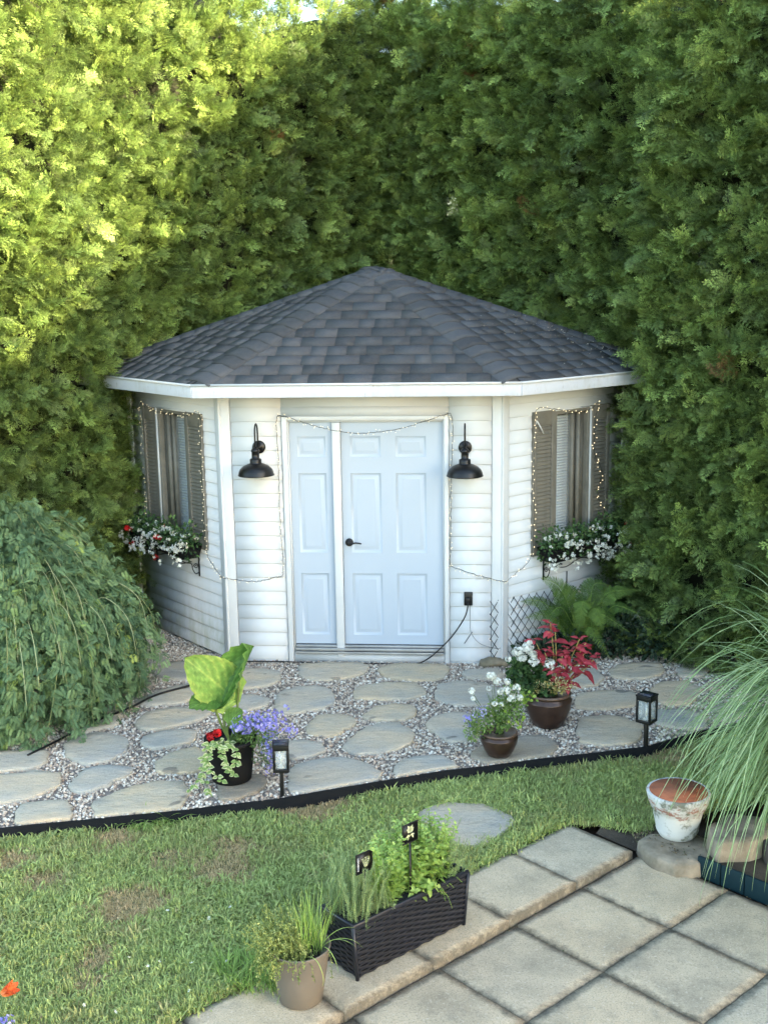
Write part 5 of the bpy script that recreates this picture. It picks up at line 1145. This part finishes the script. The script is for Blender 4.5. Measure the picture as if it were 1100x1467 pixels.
rock(at(709, 948, .04), (.13, .08, .075), 'rock', 'rounded tan rock at the foot of the shed below the trellis', tan, 11)
# trellis
ta = fr(WF - .10, .07, 0); tb = ta + unit(rw(1.0, .16, 0) - ta) * 1.1; td_ = unit(tb - ta); t = thing('trellis', (ta + tb) / 2, 'dark expanding lattice trellis standing in front of the right wall', 'trellis')
Ht = .58; sp_ = .085; first = []; L_ = np.linalg.norm(tb - ta)
for sg in (1, -1):
    k = -int(Ht / sp_) - 1
    while k * sp_ < L_:
        x0, z0, x1, z1 = k * sp_, 0.0, k * sp_ + Ht * .75, Ht
        if sg < 0: x0, x1 = x1, x0
        # clip to 0..L
        f = lambda x, xa, za, xb, zb: za + (zb - za) * (x - xa) / (xb - xa)
        pa, pb_ = (x0, z0), (x1, z1)
        if pa[0] > pb_[0]: pa, pb_ = pb_, pa
        if pb_[0] > 0.02 and pa[0] < L_ - .02:
            if pa[0] < 0: pa = (0, f(0, *pa, *pb_))
            if pb_[0] > L_: pb_ = (L_, f(L_, *pa, *pb_))
            m = MB(); m.tube([ta + td_ * pa[0] + ZV * (pa[1] + .02) + NB * .003 * sg, ta + td_ * pb_[0] + ZV * (pb_[1] + .02) + NB * .003 * sg], .0035, 4); m.build('lath', black, t)
        k += 1
m = MB(); m.tube([ta + td_ * .17 - NB * .01, ta + td_ * .17 - NB * .01 + ZV * .74], .006, 5); m.build('stake', black, t)
m = MB(); m.tube([ta + td_ * .85 - NB * .12, ta + td_ * .85 - NB * .12 + ZV * .78], .006, 5); m.build('stake', black, t)

# ------------------------------------------------------------------ solar lanterns
lglass, n_, b_ = nodes('lantern_glass'); b_.inputs['Base Color'].default_value = (.75, .8, .8, 1); b_.inputs['Alpha'].default_value = .25; b_.inputs['Roughness'].default_value = .15
chrome = plain('chrome_cone', (.7, .68, .6), .2, .9, bmp=0, var=0)
def lantern(c, rz, s, hpost, label):
    t = thing('solar_lantern', c, label, 'garden lantern', 'solar lanterns staked along the edging'); X = np.array([math.cos(rz), math.sin(rz), 0]); Y = np.array([-X[1], X[0], 0]); z0 = hpost
    m = MB(); m.box(c + ZV * (z0 / 2 - .03), (.026, .026, z0 + .06), X, Y, ZV); m.box(c + ZV * .02, (.034, .034, .05), X, Y, ZV); m.build('stake', black, t, bevel=.002)
    w_ = s; h_ = s * 1.72
    m = MB(); m.box(c + ZV * (z0 + .010), (w_, w_, .020), X, Y, ZV); m.box(c + ZV * (z0 + h_ - .014), (w_, w_, .028), X, Y, ZV)
    for a in (-1, 1):
        for b in (-1, 1): m.box(c + X * a * (w_ / 2 - .0075) + Y * b * (w_ / 2 - .0075) + ZV * (z0 + h_ / 2 - .002), (.015, .015, h_ - .046), X, Y, ZV)
    m.build('frame', black, t, bevel=.0015)
    m = MB(); m.box(c + ZV * (z0 + h_ + .006), (w_ * 1.06, w_ * 1.06, .012), X, Y, ZV); m.build('lid', black, t, bevel=.002)
    m = MB(); m.box(c + ZV * (z0 + h_ + .0135), (w_ * .8, w_ * .8, .003), X, Y, ZV); m.build('solar_panel', plain('solar_cell', (.03, .032, .045), .2, bmp=0) if 'solar_cell' not in MT else MT['solar_cell'], t)
    for d_, e_ in ((X, Y), (-X, Y), (Y, X), (-Y, X)):
        m = MB(); m.box(c + d_ * (w_ / 2 - .008) + ZV * (z0 + h_ / 2 - .002), (.002, w_ - .032, h_ - .05), d_, e_, ZV); m.build('glass_pane', lglass, t)
    m = MB(); m.lathe(c + ZV * (z0 + .021), [(.030, 0), (.026, .006), (.010, .012), (.006, .03), (.006, h_ - .055)], 14); m.build('light_core', chrome, t, smooth=True)
l1 = at(405, 1152, -.05); lantern(l1, .06, .105, .245, 'black solar lantern staked by the edging in front of the elephant ear pot')
l2 = at(924, 1080, -.05); lantern(l2, .86, .115, .25, 'black solar lantern staked by the edging near the ornamental grass')

# ------------------------------------------------------------------ whitewashed pot, stones, teal edging, bed
def wwmat():
    m, n, b = nodes('whitewashed_terracotta'); g_ = n.nodes.new('ShaderNodeTexCoord'); a = n.nodes.new('ShaderNodeAttribute'); a.attribute_name = 'tone'
    t1 = noi(n, 16, 7, .7, sc=(1, 1, 1.6)); t2 = noi(n, 7, 5, .7); t3 = noi(n, 3, 4, .6)
    c = mix(n, mapr(n, t3.outputs['Fac'], .4, .7, 0, .6), (.58, .58, .56), (.42, .42, .40)); c = mix(n, mapr(n, t2.outputs['Fac'], .53, .62, 0, .85), c, (.10, .11, .07))
    ad = n.nodes.new('ShaderNodeMath'); ad.operation = 'ADD'; n.links.new(t1.outputs['Fac'], ad.inputs[0]); n.links.new(a.outputs['Fac'], ad.inputs[1]); c = mix(n, mapr(n, ad.outputs[0], .70, .78, 0, .9), c, (.30, .12, .08))
    n.links.new(c, b.inputs['Base Color']); b.inputs['Roughness'].default_value = .85; bump(n, b, t1.outputs['Fac'], .3, .004); return m
ww = wwmat(); terra = plain('terracotta', (.42, .13, .06), .85, bmp=.2, col2=(.26, .085, .045), scale=14)
c = at(972, 1200, -.03); c[1] += .05; t = thing('plant_pot', c, 'empty terracotta pot with worn whitewash standing on a flat rock', 'plant pot')
m = MB(); prof = [(.108, 0), (.112, .004), (.130, .04), (.128, .046), (.150, .15), (.155, .185), (.166, .19), (.165, .20), (.172, .205), (.178, .22), (.190, .262), (.194, .280), (.190, .290), (.176, .290)]
k = 40; V = []; T = []
for r_, z in prof:
    for j in range(k): q = 2 * math.pi * j / k; V.append(c + np.array([r_ * math.cos(q), r_ * math.sin(q), z])); T.append(.24 if .15 < z < .23 else (.12 if z >= .26 else .05))
n = len(prof); m.add(V, [(i * k + j, i * k + (j + 1) % k, (i + 1) * k + (j + 1) % k, (i + 1) * k + j) for i in range(n - 1) for j in range(k)], T); m.build('pot_wall', ww, t, smooth=True)
m = MB(); prof = [(.176, .290), (.168, .27), (.150, .18), (.115, .03), (.001, .028)]; m.lathe(c, prof, 40); m.build('inner_wall', terra, t, smooth=True)
grs = plain('grey_rock', (.34, .28, .21), .9, bmp=1.0, col2=(.17, .14, .10), scale=7, fine=45)
def slabrock(px, z, th, name, label, mat=grs):
    poly = np.array([at(x, y, z)[:2] for x, y in px]); 
    if (np.cross(poly - np.roll(poly, 1, 0), np.roll(poly, -1, 0) - poly)).sum() < 0: poly = poly[::-1]
    poly = resample(poly, .04, .007); m = MB(); n = len(poly); c_ = poly.mean(0); V = []
    for kk, dz in ((1.04, -th), (1.0, -.012), (.96, 0), (.6, .006), (.3, .0)):
        for q in poly: p = c_ + (q - c_) * kk; V.append((p[0], p[1], z + dz + .010 * nz(p[0] * 7, p[1] * 7, 2)))
    V.append((c_[0], c_[1], z)); F = [(i * n + j, i * n + (j + 1) % n, (i + 1) * n + (j + 1) % n, (i + 1) * n + j) for i in range(4) for j in range(n)] + [(4 * n + j, 4 * n + (j + 1) % n, len(V) - 1) for j in range(n)]
    m.add(V, F); return tag(m.build(name, mat), label, 'rock')
slabrock([(912, 1200), (940, 1193), (985, 1190), (1020, 1205), (1025, 1225), (992, 1240), (960, 1238), (925, 1222)], -.035, .09, 'flat_rock', 'flat brown rock under the whitewashed terracotta pot')
slabrock([(1014, 1182), (1050, 1165), (1095, 1172), (1110, 1190), (1080, 1205), (1025, 1208)], .10, .16, 'stone_block', 'weathered stone block half hidden in the ornamental grass')
slabrock([(1085, 1190), (1120, 1175), (1160, 1190), (1150, 1215), (1100, 1215)], .08, .15, 'stone_block', 'dark stone block at the right edge behind the grass', plain('dark_rock', (.07, .06, .05), .9, bmp=.6))
teal = plain('teal_paint', (.006, .022, .030), .6, spec=.15, bmp=.2, col2=(.009, .028, .036))
t = thing('bed_edging', pt(.4, .63, ZP), 'dark teal wooden edging boards between the patio and the grass bed', 'bed edging')
for i in range(14): m = MB(); u = -.23 + .155 * i; m.box(pt(u + .077, .622 + .004 * (i % 2), ZP + .045 + .004 * rng.normal()), (.149, .022, .13), UU, VV, ZV); m.build('edging_board', teal, t, bevel=.004)
m = MB(); gx = []; F = []; nn = 16
for i in range(nn + 1):
    for j in range(nn + 1): u = -.21 + 3.2 * i / nn; v = .635 + 2.2 * j / nn; gx.append(pt(u, v, ZLAWN + .055 + .025 * nz(u * 4, v * 4, 1)))
F = [(i * (nn + 1) + j, (i + 1) * (nn + 1) + j, (i + 1) * (nn + 1) + j + 1, i * (nn + 1) + j + 1) for i in range(nn) for j in range(nn)]; m.add(gx, F); tag(m.build('planting_bed', soil), kind='structure')
# strip of soil and litter beside the patio
m = MB(); P = np.array([pt(rng.uniform(-.7, -.26), .60 + abs(rng.normal()) * .12, ZP + .03 + .05 * rng.random()) for i in range(900)]); m.inst(blob, mats(P, rdir(900), rdir(900, 2), rng.uniform(.006, .02, 900)), rng.random(900)); m.build('leaf_litter', jm, patio, kind='stuff')
m = MB(); m.add([pt(-.60, .588, ZP - .01), pt(-.22, .588, ZP - .01), pt(-.22, .95, ZLAWN + .02), pt(-.75, .95, ZLAWN + .02), pt(-1.0, .8, ZLAWN + .006), pt(-.9, .52, ZLAWN + .006)], [(0, 1, 2, 3, 4, 5)]); m.build('soil_strip', soil, patio)

# ------------------------------------------------------------------ wicker planter with herbs
wl_ = np.array([-.35, 5.339, 0]); wf_ = np.array([-.184, 5.136, 0]); wr_ = np.array([.422, 5.664, 0]); WX = unit(wr_ - wf_); WY = np.cross(ZV, WX); LX, LY, HZ = .80, .255, .31; w0 = wf_ + WX * LX / 2 + WY * LY / 2 + ZV * (ZU + .004)
t = thing('herb_planter', w0, 'long black wicker planter full of herbs on the raised patio slabs', 'planter')
wick = plain('black_wicker', (.010, .012, .022), .42, bmp=0, var=.2)
m = MB(); m.box(w0 + ZV * (HZ / 2), (LX - .015, LY - .015, HZ - .02), WX, WY, ZV, .93); m.build('liner', dark, t)
m = MB()
def wpt(face, a, z, o):  # weave coordinates with taper
    k = .93 + .07 * z / HZ
    if face == 0: return w0 + WX * a * LX / 2 * k - WY * (LY / 2 * k + o) + ZV * z
    if face == 1: return w0 + WX * a * LX / 2 * k + WY * (LY / 2 * k + o) + ZV * z
    if face == 2: return w0 - WX * (LX / 2 * k + o) + WY * a * LY / 2 * k + ZV * z
    return w0 + WX * (LX / 2 * k + o) + WY * a * LY / 2 * k + ZV * z
for face, nu in ((0, 30), (2, 10), (3, 10), (1, 12)):
    rows = 19 if face != 1 else 10; hh = (HZ - .03) / rows
    for r_ in range(rows):
        z = .008 + r_ * hh; V = []; 
        for i in range(nu * 2 + 1):
            a = -1 + 2 * i / (nu * 2); o = .0035 * math.sin(math.pi * (i * .5 + r_ % 2 * 1.0 + .5)) ; o = .0042 * math.cos(math.pi * (i / 4 + r_))
            V += [wpt(face, a, z + .0015, o), wpt(face, a, z + hh * .5, o + .0015), wpt(face, a, z + hh - .001, o)]
        F = []
        for i in range(nu * 2): q = i * 3; F += [(q, q + 3, q + 4, q + 1), (q + 1, q + 4, q + 5, q + 2)]
        m.add(V, F, rng.random())
m.build('weave', wick, t, kind='stuff')
m = MB()
for s_ in (-1, 1): m.box(w0 + WY * s_ * (LY / 2 - .004) + ZV * (HZ - .008), (LX + .012, .020, .026), WX, WY, ZV); m.box(w0 + WX * s_ * (LX / 2 - .004) + ZV * (HZ - .0085), (.020, LY - .029, .026), WX, WY, ZV)
m.build('rim', wick, t, bevel=.006)
m = MB()
for a in (-1, 1):
    for b in (-1, 1): m.tube([w0 + WX * a * LX / 2 * .935 + WY * b * LY / 2 * .935, w0 + WX * a * LX / 2 + WY * b * LY / 2 + ZV * (HZ - .01)], .010, 7)
m.build('corner_posts', wick, t)
m = MB(); V = [w0 + WX * a * (LX / 2 - .02) + WY * b * (LY / 2 - .02) + ZV * (HZ - .065) for a, b in ((-1, -1), (1, -1), (1, 1), (-1, 1))]; m.add(V, [(0, 1, 2, 3)]); m.build('soil', potsoil, t)
def hp(a, b, z=0): return w0 + WX * a * LX / 2 + WY * b * LY / 2 + ZV * (HZ - .065 + z)
mint = leafm('mint_leaf', [(0, (.10, .18, .04)), (.5, (.24, .38, .08)), (1, (.42, .56, .16))], .35, .5)
rosm = leafm('rosemary_needle', [(0, (.12, .18, .07)), (.5, (.27, .37, .15)), (1, (.44, .54, .26))], .25)
def sprig_herb(name, spots, hmin, hmax, leafp, ls, mat, step=.014, lean=.25, droop=0, per=4, ang=.7, tn=(.3, .9)):
    m = MB()
    for p in spots:
        h = rng.uniform(hmin, hmax); d = unit([rng.normal() * lean, rng.normal() * lean, 1]); q1 = p + d * h * .55; q2 = p + d * h + np.array([rng.normal(), rng.normal(), 0]) * h * .08 - ZV * droop * h
        pts = bez([p, q1, q2], 6); m.tube(pts, [.0022 * (1 - i / len(pts)) + .0008 for i in range(len(pts))], 4, tone=.4, cap=False); seg = np.array(pts); n = int(h / step); tb_ = rng.uniform(*tn)
        for k in range(1, n + 1):
            f = k / n * (len(seg) - 1); i = min(int(f), len(seg) - 2); c_ = seg[i] + (seg[i + 1] - seg[i]) * (f - i); ax_ = unit(seg[i + 1] - seg[i]); ph = k * 1.57 + rng.normal() * .3
            for j in range(per):
                a = ph + 2 * math.pi * j / per; u_ = unit(np.cross(ax_, (1, .3, 0))); v_ = np.cross(ax_, u_); o_ = u_ * math.cos(a) + v_ * math.sin(a); yd = o_ + ax_ * ang + rng.normal(size=3) * .15
                sz = rng.uniform(*ls) * (1.0 if k < n * .75 else .7); m.inst(leafp, mats([c_], [yd], [ax_ + o_ * -.2 + rng.normal(size=3) * .2], [sz]), [np.clip(tb_ + rng.normal() * .12 + .25 * (k / n), 0, 1)])
    m.build(name, mat, t, kind='stuff')
sprig_herb('mint', [hp(rng.uniform(-.40, .72), rng.uniform(-.7, .8)) for _ in range(125)], .18, .43, OV1, (.028, .046), mint, .024, .16, per=2, ang=.4)
sprig_herb('mint', [hp(rng.uniform(.0, .45), rng.uniform(-.9, -.4)) for _ in range(16)], .10, .2, OV1, (.034, .058), mint, .022, .35, .15, per=2, ang=.3)
NDL = (np.array([(-.06, 0, 0), (.06, 0, 0), (.05, .6, .03), (0, 1, 0), (-.05, .6, .03)]), [(0, 1, 2, 3, 4)])
sprig_herb('rosemary', [hp(rng.uniform(-1.0, -.35), rng.uniform(-.95, 1.0)) for _ in range(85)], .14, .42, NDL, (.018, .026), rosm, .010, .14, per=4, ang=.9)
sprig_herb('rosemary', [hp(rng.uniform(-.75, -.3), rng.uniform(-.9, -.3)) for _ in range(26)], .10, .17, NDL, (.018, .026), rosm, .008, .4, per=5, ang=.8, tn=(.5, 1))
sprig_herb('savory', [hp(rng.uniform(.5, .97), rng.uniform(-.8, .9)) for _ in range(66)], .12, .36, NDL, (.014, .024), rosm, .011, .3, per=4, ang=.6)
sprig_herb('thyme_trailing', [hp(rng.uniform(.4, .7), -.85) for _ in range(10)], .10, .16, OV2, (.007, .011), mint, .010, .9, .6, per=3)
# herb signs
def herb_sign(p, h, label, kind):
    s_ = thing('herb_sign', p, label, 'plant sign', 'herb signs in the wicker planter'); X = WX; N_ = -WY; W_ = .108
    m = MB(); m.box(p + ZV * (h / 2 - .03), (.011, .005, h + .06), X, WY, ZV); m.build('stake', black, s_)
    cz = p + ZV * (h + W_ / 2); m = MB()
    for a in (-1, 1): m.box(cz + X * a * (W_ / 2 - .003), (.006, .006, W_), X, WY, ZV); m.box(cz + ZV * a * (W_ / 2 - .003), (W_ - .013, .006, .006), X, WY, ZV)
    m.build('sign_frame', black, s_, bevel=.001)
    m = MB(); m.box(cz + WY * .0025, (W_ - .012, .0012, W_ - .012), X, WY, ZV); m.build('sign_plate', black, s_)
    m = MB(); pl = leafm('sign_leaf_' + kind, [(0, (.26, .33, .14)), (1, (.55, .58, .42))], 0)
    def lf(u, v, a, l, w_=.42):
        c_ = cz + X * u + ZV * v + N_ * .003; d = X * math.sin(a) + ZV * math.cos(a); q = X * math.cos(a) - ZV * math.sin(a)
        m.add([c_, c_ + d * l * .4 + q * l * w_ / 2, c_ + d * l, c_ + d * l * .4 - q * l * w_ / 2], [(0, 3, 2, 1)], rng.random())
    if kind == 'mint':
        for (u, v, a, l) in ((.0, .005, 0, .036), (.0, .002, .8, .034), (0, .002, -.8, .036), (0, -.012, 1.5, .03), (0, -.012, -1.7, .034), (.002, .01, .4, .036), (-.002, .01, -.4, .038), (-.012, -.018, 3.6, .022), (.012, -.016, 2.6, .02)): lf(u, v, a, l, .55)
    else:
        for st_ in (-.35, 0, .35):
            for k in range(6):
                d0 = np.array([math.sin(st_), math.cos(st_)]) * (.008 + k * .009); 
                for sg in (-1, 1): lf(.008 + d0[0], -.034 + d0[1], st_ + sg * .6, .013, .35)
    m.build('leaf_emblem', pl, s_)
    if kind == 'rosemary':
        cu = bpy.data.curves.new('lettering', 'FONT'); cu.body = 'ROSEMARY'; cu.size = .0145; cu.extrude = .0004; cu.align_x = 'CENTER'; cu.align_y = 'CENTER'
        oc = bpy.data.objects.new('lettering_curve', cu); COL.objects.link(oc); bpy.context.view_layer.update(); me = bpy.data.meshes.new_from_object(oc.evaluated_get(bpy.context.evaluated_depsgraph_get())); bpy.data.objects.remove(oc); me.materials.clear(); me.materials.append(wht2)
        o = bpy.data.objects.new('lettering', me); COL.objects.link(o); o.parent = s_
        Tm = Matrix.Identity(4); ex_ = ZV; ey_ = -X; ez_ = N_
        for i in range(3): Tm[i][0], Tm[i][1], Tm[i][2] = ex_[i], ey_[i], ez_[i]
        lp = cz - X * .040 + N_ * .003 - WP[s_.name]
        for i in range(3): Tm[i][3] = lp[i]
        o.matrix_basis = Tm
wht2 = plain('white_print', (.7, .72, .75), .6, bmp=0, var=0)
herb_sign(hp(-.70, -.6), .29, 'black sign with rosemary sprigs on the left of the wicker planter', 'rosemary')
herb_sign(hp(.06, -.65), .345, 'black sign with mint leaves in the middle of the wicker planter', 'mint')

# --- taupe pot with thyme and chives
c = at(430, 1440, ZU + .004); c[1] += .06; TC = c
t = thing('potted_plant', c, 'taupe pot overflowing with thyme and chives at the corner of the patio', 'potted plant')
tp = plain('taupe_pot', (.155, .130, .105), .7, bmp=.1, col2=(.13, .11, .09))
m = MB(); m.lathe(c, [(.100, 0), (.105, .004), (.128, .14), (.148, .27), (.153, .285), (.150, .29), (.143, .285), (.135, .24)], 40); m.build('pot', tp, t, smooth=True)
m = MB(); m.lathe(c + ZV * .235, [(.139, 0), (.08, .01), (.001, .018)], 20, .1); m.build('soil', potsoil, t)
THY = ovate(1, .5, .1, .1, 1); tym = leafm('thyme_leaf', [(0, (.12, .16, .04)), (.5, (.28, .34, .10)), (1, (.46, .50, .20))], .3)
def spots(n, cx=0, cy=0, r_=.10): 
    a = rng.uniform(0, 6.28, n); q = rng.random(n) ** .5 * r_; return [c + np.array([cx + q[i] * math.cos(a[i]), cy + q[i] * math.sin(a[i]), .245]) for i in range(n)]
m = MB()
for i, p in enumerate(spots(240, -.035, -.01, .10)):
    h = rng.uniform(.10, .27); side = rng.random() < .45; d = unit([rng.normal() * .55 - .75, rng.normal() * .45 - .15, .75 if side else 1.5]); end = p + d * h + (np.array([0, 0, -.10]) if side else 0)
    if i % 4 == 0: d = unit([-.35 + rng.normal() * .5, -.8, .4]); end = p + d * .13 - ZV * rng.uniform(.02, .16)
    pts = bez([p, p + d * h * .6, end], 5); m.tube(pts, .0011, 3, tone=.3, cap=False); seg = np.array(pts); tb_ = rng.uniform(.25, .85)
    K = 26; f = rng.uniform(.15, 1, K) * (len(seg) - 1.001); ii = f.astype(int); P = seg[ii] + (seg[ii + 1] - seg[ii]) * (f - ii)[:, None]
    m.inst(THY, mats(P, rdir(K, .4), rdir(K, .8), rng.uniform(.009, .017, K)), np.clip(tb_ + rng.normal(size=K) * .15, 0, 1))
m.build('thyme', tym, t, kind='stuff')
m = MB()
for i, p in enumerate(spots(110, .05, .03, .07)): m.add(*blade(p, (rng.normal() * .18 + .02, rng.normal() * .18, 1), rng.uniform(.16, .33), .0018, rng.uniform(.05, .6), 6, rng.uniform(.3, 1)))
for q in ((.18, .08, 1.9), (.16, -.1, 1.5), (.24, -.02, 2.0), (.12, -.2, 2.4)): m.add(*blade(c + np.array([.09, .0, .25]), (q[0] * 3, q[1] * 3, .8), .26, .0024, q[2], 8, .9))
m.add(*blade(c + np.array([.05, -.10, .27]), (.3, -.5, .5), .24, .0018, 3.2, 9, 1.0))
m.build('chives', mint, t, kind='stuff')
# grass-like clump between the pot and lawn
m = MB()
for i in range(420):
    b = at(rng.uniform(315, 420), rng.uniform(1380, 1428), ZLAWN); a = rng.uniform(0, 6.28); m.add(*blade(b, (math.cos(a) * .7, math.sin(a) * .7, 1), rng.uniform(.06, .20), .0022, rng.uniform(.4, 2), 5, rng.uniform(.2, .8)))
for i in range(500):
    u = rng.uniform(-3.2, .45) if i % 2 else None; b = pt(-1.115 + rng.normal() * .012, rng.uniform(-3.0, .5), ZLAWN); a = rng.uniform(0, 6.28); m.add(*blade(b, (math.cos(a), math.sin(a), 1), rng.uniform(.03, .09), .002, 1.5, 4, rng.uniform(.2, .7)))
m.build('edge_grass', gm2, lawn, kind='stuff')
# orange flower and a sprig of blue flowers at the lower left
c = at(14, 1418, ZLAWN + .16); t = thing('orange_flower', c, 'orange trumpet flower leaning in at the lower left corner', 'flower')
om = leafm('orange_petal', [(0, (.62, .07, .02)), (.5, (.75, .16, .05)), (1, (.80, .42, .16))], .3)
for k in range(6):
    a = k * math.pi / 3; ax_ = unit([.85, -.15, .55]); u_ = unit(np.cross(ax_, ZV)); v_ = np.cross(ax_, u_); o_ = u_ * math.cos(a) + v_ * math.sin(a); m = MB()
    b = c - ax_ * .05; V = []; T = []
    for i in range(6):
        q = i / 5; w_ = .022 * math.sin(math.pi * (q * .8 + .15)); p = b + ax_ * (.085 * q) + o_ * (.006 + .030 * q ** 1.6); s_ = np.cross(ax_, o_); V += [p - s_ * w_, p - o_ * .003, p + s_ * w_]; T += [.7 - .4 * q, .95 - .8 * q, .7 - .4 * q]
    m.add(V, [(i * 3 + j, i * 3 + j + 1, i * 3 + j + 4, i * 3 + j + 3) for i in range(5) for j in (0, 1)], T); m.build('petal', om, t, smooth=True)
m = MB(); m.tube(bez([c - unit([.85, -.15, .55]) * .05, c + np.array([-.12, 0, -.05]), c + np.array([-.2, .02, -.22])], 5), .003, 5); m.build('stalk', STM, t)
c = at(6, 1462, ZLAWN + .08); t = thing('blue_flowers', c, 'sprig of small blue flowers at the bottom left edge', 'flower'); m = MB(); P, v = cloud(c, (.05, .04, .03), 26); m.inst(FL5, mats(P, np.cross(v, rdir(26)), v + ZV, rng.uniform(.008, .012, 26)), rng.random(26)); m.build('flower_heads', violet, t); m = MB(); leafball(m, OV2, c - ZV * .03, (.06, .05, .04), 90, (.012, .022)); m.build('foliage', green, t, kind='stuff')
